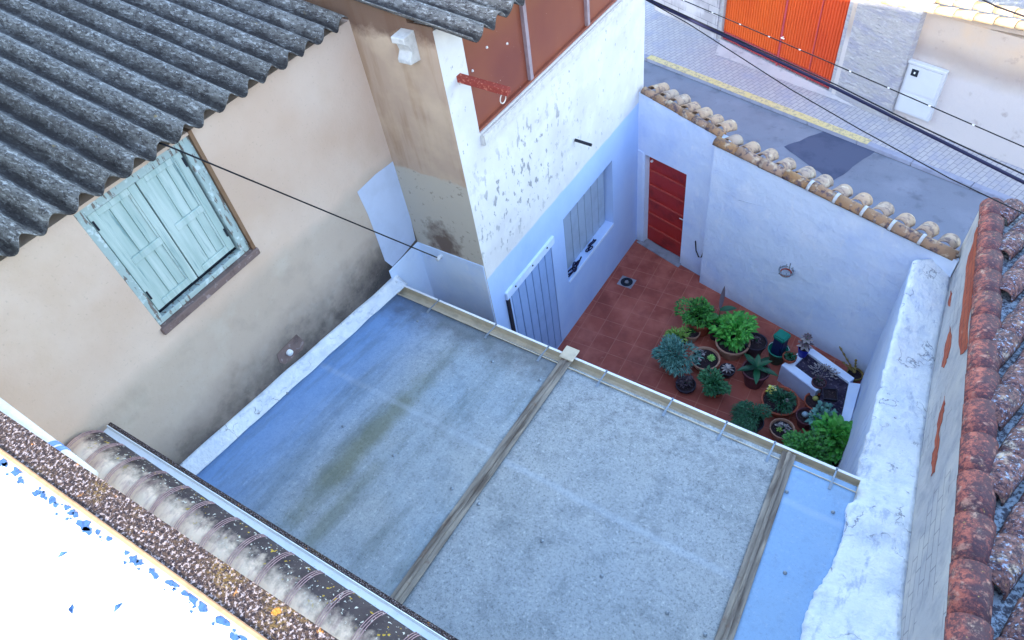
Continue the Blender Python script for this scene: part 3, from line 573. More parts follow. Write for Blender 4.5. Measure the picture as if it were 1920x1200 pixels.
for a, b in LL:
    row = []
    for j in range(NJ + 1):
        p = a.lerp(b, j / NJ); 
        if j < NJ: p = p + V((0, 0, .014 * mn.noise(p * 3.0) + .006 * mn.noise(p * 11) - (.018 if j == 0 else 0) + (.012 if j > 0 else 0)))
        row.append(bm.verts.new(p))
    row = [bm.verts.new(V((a.x + .004, a.y, 0)))] + row + [bm.verts.new(V((b.x + .03, b.y, 0)))]; vs.append(row)
for i in range(len(vs) - 1):
    for j in range(NJ + 2): bm.faces.new((vs[i][j], vs[i][j + 1], vs[i + 1][j + 1], vs[i + 1][j]))
bm.faces.new(vs[0]); bm.faces.new(vs[-1][::-1])
o = obj('wall_body', bm, ['parapet', 'lime'], bw)
for p in o.data.polygons:
    if abs(p.normal.z) > .4: p.use_smooth = True
    elif p.normal.x < -.5: p.material_index = 1
# ================================================================= NEIGHBOUR HOUSE ON THE RIGHT
nh = thing('neighbour_house', 'neighbouring house with patchy render wall and red lichened tile roof on the right edge', 'house', (7, -4, 0))
Vp = [(1838, 405), (1826, 470), (1815, 560), (1806, 660), (1797, 770), (1791, 880), (1786, 980), (1780, 1080), (1775, 1200), (1770, 1300)]
top = [onwall(p, NA, NBp) for p in Vp]
t0, t1 = top[0], top[-2]; slope = (t1.z - t0.z) / (t1 - t0).xy.length
def nz(s): return t0.z + slope * s          # height of the verge at distance s along the wall from t0
bm = NB(); ax = V((t0.x, t0.y, 0)); far = ax - ND * .25; nearp = ax + ND * 9.2
bs = [far, nearp, nearp + V((7, .5, 0)), far + V((7, -1.9, 0))]
sv = lambda p: (V((p.x, p.y, 0)) - ax).dot(ND)
hexa(bm, bs, [V((p.x, p.y, nz(sv(p)) - .03)) for p in bs]); obj('wall', bm, 'nwall', nh)
Nn = V((ND.y, -ND.x, 0)); Nn = -Nn if Nn.x > 0 else Nn
def brickpatch(px):
    px = [(a[0] + (b[0] - a[0]) * t + random.uniform(-1.6, 1.6) * (t > 0), a[1] + (b[1] - a[1]) * t + random.uniform(-1.6, 1.6) * (t > 0)) for a, b in zip(px, px[1:] + px[:1]) for t in (0, .25, .5, .75)]
    bm = NB(); slab(bm, [onwall(p, NA + Nn * .006, NBp + Nn * .006) for p in px], -Nn * .003); obj('brick_patch', bm, 'brick', nh)
brickpatch([(1832, 425), (1837, 450), (1826, 520), (1817, 590), (1812, 655), (1800, 665), (1797, 640), (1805, 560), (1815, 480)])
brickpatch([(1781, 612), (1783, 635), (1777, 670), (1769, 690), (1765, 688), (1772, 645)])
brickpatch([(1771, 742), (1770, 770), (1762, 800), (1757, 850), (1752, 885), (1745, 893), (1747, 862), (1755, 815), (1761, 775)])
brickpatch([(1782, 545), (1785, 550), (1781, 575), (1777, 572)])
# verge tiles
k = 0; s = -.22; RAD = .125
while s < 7.0:
    Ls = .40; a = ax + ND * s - Nn * .10 ; b = ax + ND * (s + Ls + .04) - Nn * .10
    A_ = V((a.x, a.y, nz(s) + .035)) - V((0, 0, .0)); B_ = V((b.x, b.y, nz(s + Ls + .04) + .010))
    bm = NB(); barrel(bm, A_, B_, RAD, RAD * .9, .016, math.pi * 1.05, seg=14); obj('verge_tile', bm, 'redtile', nh, smooth=True); s += Ls
bm = NB(); beam(bm, V((*(ax - Nn * .10).xy, nz(0) - .035)) - ND * .2, V((*(nearp - Nn * .10).xy, nz(9.2) - .035)), .22, .05); obj('verge_mortar', bm, 'plaster', nh)
# field tiles running down towards the street, square to the street
TD = -SN if SN.y < 0 else SN; TD = V((.27, 1, 0)).normalized(); TP = V((TD.y, -TD.x, 0))     # TP points right
g = slope * ND.dot(TD)       # gradient along TD (negative: falls towards street)
def roofz(p): return nz(sv(p))
bm = NB(); bsd = [ax - ND * .3 - Nn * .2, nearp - Nn * .2, nearp + V((6, .4, 0)), ax - ND * .3 + V((6, -1.8, 0))]
slab(bm, [V((p.x, p.y, roofz(p) - .025)) for p in bsd], (0, 0, .012)); obj('roof_bed', bm, 'channel', nh)
# clip boundary = verge line
NTILE = 0; pitchr = .27
base0 = ax - Nn * .22
for r in range(0, 22):
    s0 = base0 + TP * (r * pitchr - 1.9)
    for q in range(30):
        a = s0 - TD * (q * .36 - .6); b = a + TD * .41
        if max((a - base0).dot(-Nn), (b - base0).dot(-Nn)) < .03: continue
        if min((a - base0).dot(-Nn), (b - base0).dot(-Nn)) < -.14: continue
        if a.x > 6.8 or sv(a) > 8.6 or sv(b) < -.35: continue
        if a.x > 5.25 + 1.0 + .05 * sv(a): continue
        if NTILE >= 98: continue
        A_ = V((a.x, a.y, roofz(a) + .02)); B_ = V((b.x, b.y, roofz(b) + .045)); bm = NB(); barrel(bm, A_, B_, .105, .12, .015, math.pi * .95); NTILE += 1
        obj('roof_tile', bm, 'darktile', nh, smooth=True)
# ================================================================= PATIO ROOF
pr = thing('patio_roof', 'flat grey-blue sheet roof over the patio with cover strips and cream gutter', 'roof', (1.8, -6.4, 0))
def onshed(p, dz=0): return onplane(p, SA + V((0, 0, dz)), SNn)
YG = -4.98
def sx_line(px): return [onshed(p) for p in px]
b1a, b1b = onshed((1062, 676)), onshed((736, 1137)); b2a, b2b = onshed((1473, 868)), onshed((1357, 1200))
def atY(P, Q, y): t = (y - P.y) / (Q.y - P.y); return P.lerp(Q, t)
YN = -8.35
lA, lB = onshed((743, 545)), onshed((365, 888)); lA = V((XL + .06, YG, shedz(YG))); lB = V((XL + .06, YN, shedz(YN)))
lines = [(lA, lB), (atY(b1a, b1b, YG), atY(b1a, b1b, YN)), (atY(b2a, b2b, YG), atY(b2a, b2b, YN)), (V((4.69, YG, shedz(YG))), V((4.80, YN, shedz(YN))))]
for i, mt in enumerate(('sheetA', 'sheetB', 'sheetC')):
    (a, b), (c, d) = lines[i], lines[i + 1]; bm = NB()
    def fn(s, t):
        p = a.lerp(c, s).lerp(b.lerp(d, s), t); p = V((p.x, p.y, shedz(p.y) + .008 * mn.noise(p * .9))); return p
    grid(bm, 16, 24, fn); o = obj('roof_sheet', bm, mt, pr, smooth=True); sm = o.modifiers.new('t', 'SOLIDIFY'); sm.thickness = .012; sm.offset = -1
for i, (a, b) in enumerate(lines[1:3]):
    up = V((0, 0, .006)); a2 = a + up + (V((0, .1, 0)) if i == 0 else V((0, .05, -.0))); a2.z = shedz(a2.y) + .006
    bm = NB(); beam(bm, a2, b + up, .13, .012); bevel(bm, .003, 1); cs = obj('cover_strip', bm, 'strip', pr)
    bm = NB(); beam(bm, a2 + V((0, -.0, .013)), b + up + V((0, 0, .013)), .035, .02); bevel(bm, .004, 1); obj('rib', bm, 'strip', cs)
    bm = NB()
    if i == 0:
        q = a2 + V((0, .06, 0)); beam(bm, q - V((0, .12, 0)) + V((0, 0, .035)), q + V((0, .06, .035)), .17, .02); bevel(bm, .006, 1); obj('end_cap', bm, 'cream', cs)
    else: bm.free()
# flashing along the tan wall
fl = [(728, 526), (338, 872)]; bm = NB()
def flf(s, t):
    y = YG + .22 + (YN - YG - .22) * s; w0 = .16 + .018 * mn.noise(V((y * 3, 1, 0))) ; x = XL + .002 + w0 * t; z = shedz(y) + .012 + (.11 + .02 * mn.noise(V((y * 2, 5, 0)))) * (1 - t) ** 1.3; return V((x, y, z))
grid(bm, 60, 6, flf); o = obj('mortar_flashing', bm, 'parapet', pr, smooth=True); sm = o.modifiers.new('t', 'SOLIDIFY'); sm.thickness = .01; sm.offset = -1
# gutter: open channel along X
gz = shedz(YG) - .03; gx0, gx1 = XL + .07, 4.70
g0 = onz((744, 533), gz); g1 = onz((1590, 893), gz); gsl = (g1.y - g0.y) / (g1.x - g0.x)
bm = NB(); pr_ = [(-.15, .045), (-.15, -.07), (-.13, -.085), (-.03, -.085), (-.012, -.06), (-.012, .03), (.0, .036), (.012, .03), (.012, .022), (-.004, .022), (-.004, -.066), (-.025, -.093), (-.135, -.093), (-.158, -.075), (-.158, .045)]
G0 = V((gx0, g0.y + gsl * (gx0 - g0.x), gz)); G1 = V((gx1, g1.y + gsl * (gx1 - g1.x), gz)); gd = (G1 - G0).normalized(); gn = V((-gd.y, gd.x, 0))
hexa(bm, [G0 + gn * a + V((0, 0, b)) for a, b in pr_], [G1 + gn * a + V((0, 0, b)) for a, b in pr_]); gt = obj('gutter', bm, 'cream', pr)
bm = NB(); beam(bm, G0 + V((0, 0, .034)), G1 + V((0, 0, .034)), .026, .006); obj('lip', bm, 'lip', gt)
bm = NB(); slab(bm, [G0 + gn * a + V((0, 0, b)) for a, b in ((-.15, .04), (-.15, -.085), (-.012, -.085), (-.012, .03))], gd * .004); slab(bm, [G1 - gd * .004 + gn * a + V((0, 0, b)) for a, b in ((-.15, .04), (-.15, -.085), (-.012, -.085), (-.012, .03))], gd * .004); obj('end_caps', bm, 'cream', gt)
for p in [(816, 572), (924, 618), (1022, 660), (1132, 706), (1254, 762), (1356, 806), (1446, 846), (1564, 893)]:
    q = onz(p, gz + .03); s = (q - G0).dot(gd); q = G0 + gd * s; bm = NB()
    beam(bm, q + gn * .01 + V((0, 0, .04)), q - gn * .17 + V((0, 0, .055)), .016, .004); beam(bm, q - gn * .17 + V((0, 0, .055)), q - gn * .245 + V((0, 0, .045)), .028, .005)
    tube(bm, [q + gn * .0 + V((0, 0, .02)), q + V((0, 0, .06))], .010, 8); obj('bracket', bm, 'steel', gt)
for p in [(538, 737), (643, 799), (738, 854), (847, 916), (897, 945), (1016, 1014), (1128, 1080), (1251, 1149), (710, 568), (783, 602), (1475, 922), (1562, 960), (1472, 1074), (1322, 1190), (1012, 712), (923, 678)]:
    q = onshed(p, .008); bm = NB(); lathe(bm, q, [(0, .012), (.006, .011), (.008, .005), (.016, .004), (.018, -.003), (0, -.005)], 12); obj('screw', bm, 'steel', pr, smooth=True)
# supporting beam under roof front and posts
bm = NB(); box(bm, XL + .06, 4.6, -5.35, -5.23, shedz(-5.3) - .2, shedz(-5.3) - .03); obj('front_beam', bm, 'strip', pr)
# ================================================================= NEAR BUILDING (photographer's terrace)
T = 7.6
NE0, NE1 = onz((0, 770), T), onz((640, 1203), T); WE0, WE1 = onz((0, 851), T), onz((483, 1200), T)
nb = thing('terrace_house', 'near terrace house with sunlit white roof edge and lichened coping at bottom left', 'house', (3, -10, 0))
nd_ = (NE1 - NE0).normalized(); wd_ = (WE1 - WE0).normalized()
far0, far1 = NE0 - nd_ * 1.15, NE0 + nd_ * 9; nr0, nr1 = WE0 - wd_ * 1.3, WE0 + wd_ * 9
body = [far0 + V((0, -.03, 0)), V((12, -8.62, T)), V((12, -14, T)), V((far0.x, -14, T))]
body = [V((1.15, -8.90, 0)), V((12, -8.86, 0)), V((12, -14, 0)), V((1.15, -14, 0))]
bm = NB(); slab(bm, body, (0, 0, T - .05)); obj('wall', bm, 'nearwall', nb)
bm = NB(); slab(bm, [V((p.x, p.y, T - .05)) for p in (far0, far1, nr1 + V((0, 0, 0)), nr0)], (0, 0, .05)); obj('coping', bm, 'nearband', nb)
we = V((0, 0, .012))
bm = NB(); slab(bm, [nr0 + V((0, .012, -.03)), nr1 + V((0, .012, -.03)), nr1 + V((0, -.002, -.03)), nr0 + V((0, -.002, -.03))], (0, 0, .034)); bevel(bm, .003, 1); obj('clay_edge', bm, 'clayedge', nb)
bm = NB(); slab(bm, [nr0 + V((0, -.002, -.045)), nr1 + V((0, -.002, -.045)), V((12, -14, T - .045)), V((nr0.x, -14, T - .045))], (0, 0, .042)); obj('white_roof', bm, 'nearwhite', nb)
# peeled blue membrane flakes along the edge of the white roof
random.seed(5)
def flake(c, r):
    n = random.randint(8, 11); ph = random.random() * 6; pts = []
    for i in range(n):
        t = 2 * math.pi * i / n; rr = r * random.uniform(.45, 1.25); pts.append(c + V((math.cos(t) * rr * 1.3, math.sin(t) * rr * .75, 0)))
    slab(bm, pts, (0, 0, .0015)); obj('paint_flake', bm, 'peel', nb)
for px, r in [((2, 868), 11), ((10, 872), 7), ((32, 885), 11), ((38, 902), 9), ((70, 924), 8), ((80, 928), 6), ((98, 938), 9), ((103, 946), 6), ((126, 952), 8), ((134, 962), 8), ((142, 966), 6), ((158, 985), 13), ((164, 994), 9), ((183, 998), 6), ((205, 1010), 5), ((238, 1036), 5), ((250, 1050), 9), ((262, 1056), 7), ((284, 1072), 7), ((292, 1080), 7), ((318, 1092), 8), ((330, 1096), 6), ((346, 1112), 7), ((362, 1124), 10), ((378, 1138), 9), ((412, 1160), 8), ((424, 1168), 7), ((440, 1194), 8), ((456, 1198), 7)]:
    bm = NB(); flake(onz(px, T - .0022), r * .0015)
for k in range(36):
    f = random.random(); pe = nr0.lerp(nr1, 0); x_ = random.uniform(2.42, 3.36); t_ = (x_ - nr0.x) / (nr1.x - nr0.x); pe = nr0.lerp(nr1, t_)
    bm = NB(); flake(V((pe.x, pe.y - random.uniform(.008, .035), T - .0024)), random.uniform(.002, .006))
# dead leaves on white roof
for px, lw in [((118, 1040), 'uppermost of the three tiny fallen leaves lying on the bright white roof'), ((136, 1142), 'lower left of the tiny fallen leaves lying on the bright white roof'), ((222, 1139), 'tiny fallen leaf on the bright white roof, nearest the lichened coping')]:
    bm = NB(); c = onz(px, T + .001); r = .014; a = random.random() * 6; d = V((math.cos(a), math.sin(a), 0)); s = V((-d.y, d.x, 0))
    v = [bm.verts.new(c + d * r), bm.verts.new(c + s * r * .5 + V((0, 0, .006))), bm.verts.new(c - d * r), bm.verts.new(c - s * r * .5 + V((0, 0, .005))), bm.verts.new(c + V((0, 0, .002)))]
    for i in range(4): bm.faces.new((v[i], v[(i + 1) % 4], v[4]))
    o = obj('dry_leaf', bm, 'peel', loc=c); tag(o, lw, 'leaf', 'fallen leaves on the white roof')
# tall block added outside the frame to throw shade over the roofs
bm = NB(); box(bm, -9, 1.1, -14, -8.92, 0, 11.2); obj('added_shade_block', bm, 'nearwall', nb)
# lower eave: tile row and gutter in front of the wall
ev = thing('tile_eave', 'row of pale curved tiles blackened with lichen under the white roof edge', 'eave', (1, -8.6, 4.5))
e0, e1 = onz((196, 806), 4.45), onz((820, 1204), 4.45); ed = (e1 - e0).normalized(); en = V((ed.y, -ed.x, 0))
c0 = e0 + en * .235 + V((0, 0, -.10)) - ed * .03
for k in range(15):
    a = c0 + ed * (k * .29); b = a + ed * .305; bm = NB(); barrel(bm, a, b, .235, .228, .014, math.pi * .95, seg=18)
    t = obj('eave_tile', bm, 'eavetile', ev, smooth=True)
    for dd in (.0, .018, .036): bm = NB(); barrel(bm, a + ed * dd, a + ed * (dd + .005), .2365, .2365, .004, math.pi * .95, seg=18); obj('ridge', bm, 'pinkridge', t, smooth=True)
bm = NB(); beam(bm, c0 + V((0, 0, -.16)) - ed * .0, c0 + ed * 4.6 + V((0, 0, -.16)), .5, .15); obj('eave_board', bm, 'nearwall', ev)
gu = thing('eave_gutter', 'pale blue metal gutter with dark rim running along the near tile eave', 'gutter', tuple(e0))
bm = NB(); P0, P1 = e0 - ed * .02, e1 + ed * 1.0
pf = [(-.055, .0), (-.045, -.03), (.03, -.03), (.045, .0), (.04, .004), (.026, -.022), (-.04, -.022), (-.049, .004)]
q_ = lambda P: [P - en * a * 1.0 + V((0, 0, b)) for a, b in pf]
hexa(bm, q_(P0), q_(P1)); obj('channel', bm, 'bgutter', gu)
bm = NB(); tube(bm, [P0 + en * .052, P1 + en * .052], .012, 8); obj('rolled_rim', bm, 'bgutter', gu, smooth=True)
bm = NB(); beam(bm, P0 - en * .066 + V((0, 0, -.03)), P1 - en * .066 + V((0, 0, -.03)), .03, .03); obj('dark_rim', bm, 'nearband', gu)
# white pipe
q0, q1 = onz((-60, 722), 6.2), onz((170, 895), 6.2); bm = NB(); tube(bm, [q0, q0.lerp(q1, .5), q1], [.05, .046, .04], 14); pi_ = obj('white_pipe', bm, 'pipewhite', loc=tuple(q1), smooth=True)
tag(pi_, 'old white pipe crossing the tan wall at the left edge', 'pipe')
for f in (.715, .765): bm = NB(); tube(bm, [q0.lerp(q1, f), q0.lerp(q1, f + .035)], .046, 14); obj('blue_tape', bm, 'pipeblue', pi_, smooth=True)
# ================================================================= FAR BUILDINGS
gh = thing('garage_building', 'grey rendered building with large orange metal garage door across the street', 'building', tuple(GA))
g_l = GA - GD * .12; g_r = GB; n_g = -GN if GN.y > 0 else GN
bm = NB(); walls_with_holes(bm, GA - GD * 2.6, GD, 2.6 + (GB - GA).length + 1.55, 0, 4.2, [(2.6, 2.6 + (GB - GA).length, -.01, 3.0)], n_g, .3)
obj('wall', bm, 'farwhite', gh)
bm = NB(); P = GA + GN * .3; slab(bm, [P - GD * 2.6, P + GD * 4.9, P + GD * 4.9 + GN * 4, P - GD * 2.6 + GN * 4], (0, 0, 4.0)); obj('rear_block', bm, 'farwhite', gh)
bm = NB(); P = GA - GD * 2.55 - GN * .03; slab(bm, [P, P + GD * 2.42, P + GD * 2.42 + GN * .05, P + GN * .05], (0, 0, 2.6)); obj('block_facing', bm, 'block', gh)
Lg = (GB - GA).length
gdoor = thing('g', '', '', (0, 0, 0)); bpy.data.objects.remove(gdoor)
def ribbed(s0, s1, z0, z1, name, mat, par):
    bm = NB(); n = int((s1 - s0) / .0107); pts = []
    P = GA + GN * .10
    prev = None
    for i in range(n + 1):
        s = s0 + (s1 - s0) * i / n; ph = (s / .075) % 1; d = .022 * (1 if .1 < ph < .5 else 0)
        q = P + GD * s - GN * d; a = bm.verts.new(V((q.x, q.y, z0))); b = bm.verts.new(V((q.x, q.y, z1)))
        if prev: bm.faces.new((prev[0], a, b, prev[1]))
        prev = (a, b)
    o = obj(name, bm, mat, par); sm = o.modifiers.new('t', 'SOLIDIFY'); sm.thickness = .006; return o
dl1 = ribbed(.01, Lg * .53 - .01, .33, 2.98, 'garage_leaf', 'garage', gh); dl2 = ribbed(Lg * .53 + .01, Lg - .01, .33, 2.98, 'garage_leaf', 'garage', gh)
for a, b, par in ((.01, Lg * .53 - .01, dl1), (Lg * .53 + .01, Lg - .01, dl2)): ribbed(a, b, .12, .32, 'kick_panel', 'garagelow', par)
P = GA + GN * .08
bm = NB(); q = P + GD * (Lg * .53 - .02); slab(bm, [q, q + GD * .05, q + GD * .05 - GN * .012, q - GN * .012], (0, 0, 2.98)); obj('seam', bm, 'garagelow', dl1)
bm = NB(); q = P + GD * (Lg * .80); slab(bm, [q, q + GD * .02, q + GD * .02 - GN * .012, q - GN * .012], (0, 0, 2.2)); obj('wicket_edge', bm, 'garagelow', dl2)
q = onwall((1467, 70), GA + GN * .05, GB + GN * .05); bm = NB(); tube(bm, [q + GN * .03, q - GN * .03, q - GN * .03 + GD * .08], .014, 8); obj('handle', bm, 'lip', dl2)
# lower wall to the right with sunlit coping and meter cabinet
fwl = thing('street_wall', 'stained render wall with sunlit clay tile coping across the street', 'wall', tuple(AW))
wn = -SN if SN.y > 0 else SN
tl, tr = onwall((1690, 10), AW, BW), onwall((1912, 52), AW, BW); tdir = (tr - tl); TLt = (tl - AW).dot(STR)
hz = lambda s: tl.z + (tr.z - tl.z) * ((s - TLt) / (tr - tl).dot(STR))
S_0, S_1 = .05, 9.0
pa, pb = AW + STR * S_0, AW + STR * S_1
bb = [pa, pb, pb + (-wn) * .3, pa + (-wn) * .3]
bm = NB(); hexa(bm, bb, [V((p.x, p.y, 2.36)) for p in bb]); obj('wall', bm, 'farwall', fwl)
bm = NB(); b3 = [AW + STR * TLt * .4, pb, pb - wn * .3, AW + STR * TLt * .4 - wn * .3]
tlen = .345; sdir = (tr - tl).normalized()
for k in range(-2, 12):
    a = tl + sdir * (k * tlen) - V((0, 0, -.02)) ; b = a + sdir * (tlen - .015)
    if k > 6: break
    big = k < 5
    bm = NB(); barrel(bm, a + wn * .02, b + wn * .02, .10, .115, .016); obj('coping_tile', bm, 'sunclay', fwl, smooth=True)
    bm = NB(); barrel(bm, a - wn * .30 + V((0, 0, .05)) + sdir * .15, b - wn * .30 + V((0, 0, .05)) + sdir * .15, .10, .115, .016); obj('coping_tile', bm, 'sunclay', fwl, smooth=True)
bm.free() if False else None
bm = NB(); a = tl - sdir * 1.0; b = tl + sdir * 2.5; slab(bm, [a - V((0, 0, .12)) - wn * .01, b - V((0, 0, .12)) - wn * .01, b - V((0, 0, .12)) - wn * .29, a - V((0, 0, .12)) - wn * .29], (0, 0, .12)); obj('coping_bed', bm, 'farwall', fwl)
bm = NB(); slab(bm, [AW + STR * .9 + wn * .003, AW + STR * 1.08 + wn * .003, AW + STR * 1.08 + wn * .02, AW + STR * .9 + wn * .02], (0, 0, 2.3)); bevel(bm, .006, 1); obj('render_strip', bm, 'farwhite', fwl)
# meter cabinet
mc0 = [onwall(p, AW + wn * .0, BW + wn * .0) for p in [(1707, 108), (1779, 131), (1745, 226), (1681, 200)]]
cl = (mc0[3] - AW).dot(STR); cr = (mc0[2] - AW).dot(STR); cz0, cz1 = (mc0[2].z + mc0[3].z) / 2, (mc0[0].z + mc0[1].z) / 2
def wbox(s0, s1, z0, z1, d0, d1): 
    bm = NB(); P = AW + wn * d0; return slab(bm, [P + STR * s0 + V((0, 0, z0)), P + STR * s1 + V((0, 0, z0)), P + STR * s1 + V((0, 0, z1)), P + STR * s0 + V((0, 0, z1))], wn * (d1 - d0))
mc = thing('meter_cabinet', 'white electric meter cabinet with small dark window on the wall across the street', 'cabinet', tuple(AW + STR * cl))
obj('box', bevel(wbox(cl, cr, cz0, cz1, .001, .10), .008, 2), 'box', mc)
zs = cz0 + (cz1 - cz0) * .42
obj('upper_door', bevel(wbox(cl + .04, cr - .04, zs + .02, cz1 - .06, .10, .115), .006, 1), 'box', mc); obj('lower_door', bevel(wbox(cl + .04, cr - .04, cz0 + .04, zs - .03, .10, .115), .006, 1), 'box', mc)
obj('top_rim', bevel(wbox(cl - .01, cr + .01, cz1 - .04, cz1 + .01, .02, .13), .006, 1), 'box', mc)
mw = obj('inspection_window', bevel(wbox(cl + .11, cl + .25, cz1 - .27, cz1 - .13, .115, .122), .004, 1), 'gap', mc); obj('meter_mark', wbox(cl + .165, cl + .195, cz1 - .22, cz1 - .18, .122, .125), 'lip', mw)
# ================================================================= CABLES
def cable(name, label, px, r, mat, sag=0, pts3=None, group=None, beads=None):
    if pts3 is None:
        pts3 = [onz(p, z) for p, z in px]
    P = []
    for a, b in zip(pts3, pts3[1:]):
        for i in range(10): P.append(a.lerp(b, i / 10))
    P.append(pts3[-1]); n = len(P)
    P = [p - V((0, 0, sag * math.sin(math.pi * i / (n - 1)))) for i, p in enumerate(P)]
    bm = NB(); tube(bm, P, r, 6); o = obj(name, bm, mat, loc=tuple(pts3[0]), smooth=True); tag(o, label, 'cable', group)
    if beads:
        for f in beads:
            q = P[int(f * (n - 1))]; q2 = P[int(f * (n - 1)) + 1]; d = (q2 - q).normalized(); bm = NB(); tube(bm, [q - d * .016, q + d * .016], r * 1.15, 8); c = obj('clip', bm, 'lip', o, smooth=True)
    return o
cable('overhead_cable', 'thick dark bundled power cable crossing the street, the heaviest of the overhead lines', [((1150, -36), 4.6), ((1215, 0), 4.5), ((1560, 162), 3.9), ((1960, 362), 3.6)], .020, 'wirenavy')
cable('overhead_cable', 'dark cable running just above the thick bundle and parting from it at right', [((1150, -40), 4.62), ((1215, -3), 4.52), ((1570, 160), 3.92), ((1700, 225), 3.82), ((1960, 346), 3.62)], .009, 'wire')
cable('overhead_cable', 'slim cable with pale clips passing in front of the orange garage door', [((1240, -16), 3.9), ((1287, 3), 3.9), ((1560, 119), 3.7), ((1960, 293), 3.5)], .0075, 'wire', beads=(.09, .22, .30, .40, .47, .55, .62, .70, .78, .85, .93))
cable('overhead_cable', 'thin sagging cable that droops below the thick bundle towards the red tiles', [((1215, 2), 4.5), ((1290, 44), 4.3), ((1480, 166), 4.0), ((1613, 243), 3.9), ((1780, 334), 3.8), ((1960, 420), 3.7)], .007, 'wire')
cable('overhead_cable', 'short dark cable over the sunlit clay tiles at the top right corner', [((1800, -22), 3.9), ((1868, 12), 3.85), ((1930, 34), 3.8)], .013, 'wire')
st_ = onz((300, 262), 6.30); an = V((-.77, YR - .07, 3.01))
an = ony((822, 484), YR - .07)
cable('steel_wire', 'thin dark wire stretched from the corrugated roof to the blue corner wall', None, .0085, 'wire', pts3=[V((XL - .1, onz((316, 274), 6.3).y, 6.29)), V((XL + .12, onx((316, 274), XL + .12).y, onx((316, 274), XL + .12).z)), an])
bm = NB(); tube(bm, [an + V((0, .06, 0)), an - V((0, .03, 0))], .03, 12); o = obj('wall_anchor', bm, 'lip', loc=tuple(an), smooth=True); tag(o, 'round white anchor holding the thin wire on the blue corner wall', 'anchor')
# ================================================================= WALL ORNAMENTS
q = onwall((1473, 512), F0 + N2 * .09, Q0 + N2 * .09); bm = NB()
for rz_, rr in ((0, .085), (.05, .10)): tube(bm, [q + (U2 * math.cos(t) + N2 * math.sin(t)) * rr + V((0, 0, rz_)) for t in [k * math.pi / 10 for k in range(21)]], .010, 6)
for t in range(0, 6): a = t * math.pi / 3; d = U2 * math.cos(a) + N2 * math.sin(a); tube(bm, [q + d * .085, q + d * .115 + V((0, 0, .03)), q + d * .10 + V((0, 0, .09))], .006, 5)
tube(bm, [q - N2 * .09 + V((0, 0, .14)), q - N2 * .09 - V((0, 0, .02))], .008, 6)
hr = obj('pot_ring', bm, 'steel', loc=tuple(q), smooth=True); tag(hr, 'empty round metal pot holder fixed on the white courtyard wall', 'pot holder')
bm = NB(); tube(bm, [q + (U2 * math.cos(t) + N2 * math.sin(t)) * .078 + V((0, 0, .012)) for t in [k * math.pi / 10 for k in range(21)]], .012, 6); obj('inner_band', bm, 'rust', hr, smooth=True)
A_ = S0; bm = NB(); hk = [onwall(p, fw0 + N1 * .03, fw1 + N1 * .03) for p in [(1304, 452), (1305, 470), (1310, 482), (1315, 482), (1319, 472), (1320, 459)]]
tube(bm, hk, .010, 6); o = obj('hose_hook', bm, 'wire', loc=tuple(hk[0]), smooth=True); tag(o, 'black U-shaped hook on the wall beside the red door', 'hook')
q = onz((1175, 529), .014); dr_ = thing('floor_drain', 'dark round drain set in the terracotta tiles of the courtyard', 'drain', tuple(q))
bm = NB(); bt_ = [q + V((a, b, 0)) for a, b in ((-.14, -.12), (.14, -.12), (.14, .12), (-.14, .12))]; slab(bm, bt_, (0, 0, .003)); obj('mortar_square', bm, 'threshold', dr_)
obj('ring', lathe(NB(), q, [(.11, .0), (.11, .008), (.05, .010), (.045, .003), (.0, .003)], 24), 'gap', dr_, smooth=True); obj('plug', lathe(NB(), q + V((0, 0, .004)), [(.035, 0), (.035, .014), (0, .018)], 16), 'threshold', dr_, smooth=True)
# ================================================================= PLANTS
def leafmat(name, base, hi, dk, rough=.5):
    m = M(name, rgb(base), rough, spec=.4); g_ = m.N.new('ShaderNodeNewGeometry'); m.mix(m.rng(g_.outputs['Random Per Island'], 0, .8), rgb(hi)); m.mix(m.rng(g_.outputs['Random Per Island'], .75, 1), rgb(dk)); 
    m.b.inputs['Subsurface Weight'].default_value = 0; return m.m
MT['green'] = leafmat('leaf_green', '#1f5c26', '#4f983f', '#0e3416'); MT['bright'] = leafmat('leaf_bright', '#247c28', '#5cac46', '#104618')
MT['teal'] = leafmat('leaf_blue_green', '#2c6460', '#6a9c90', '#12342f'); MT['darkg'] = leafmat('leaf_dark', '#0d3a28', '#1d5c3c', '#082a20', .35)
MT['mid'] = leafmat('leaf_mid', '#1f5238', '#3b7a4c', '#143a2a'); MT['deep'] = leafmat('leaf_deep', '#1a4a34', '#2f6a48', '#103024'); MT['lime2'] = leafmat('leaf_yellow_green', '#5f8f38', '#8fae52', '#3a6a2a'); MT['purple'] = leafmat('leaf_purple', '#3a3040', '#6a5a60', '#241e30'); MT['grayp'] = leafmat('leaf_grey', '#7f7a80', '#b0a8a8', '#4a4654')
MT['star'] = leafmat('leaf_star', '#7dbb5a', '#a5d47c', '#4a9040'); MT['yellowf'] = leafmat('petal_yellow', '#d6d23a', '#e8e690', '#cfd0c0')
m = M('dark_soil', rgb('#2b2028'), .95); m.spots(rgb('#171218'), 30, .45, .6, .8); m.spots(rgb('#8f8078'), 60, .63, .68, .7, 4); m.bump(m.noise(50, 4), .7, .01); MT['soil'] = m.m
m = M('bed_soil', rgb('#3a3448'), .95); m.spots(rgb('#1f1a30'), 6, .42, .6, .9); m.spots(rgb('#6b6474'), 22, .56, .64, .8, 6); m.bump(m.noise(25, 5), .9, .03); MT['bedsoil'] = m.m
MT['terra'] = simple('terracotta', '#9a4f3c', .8, 0, .25, 14).m; MT['paleterra'] = simple('pale_terracotta', '#a88372', .8, 0, .2, 12).m; MT['darkpot'] = simple('dark_plastic', '#33303e', .5, 0, .2, 10).m
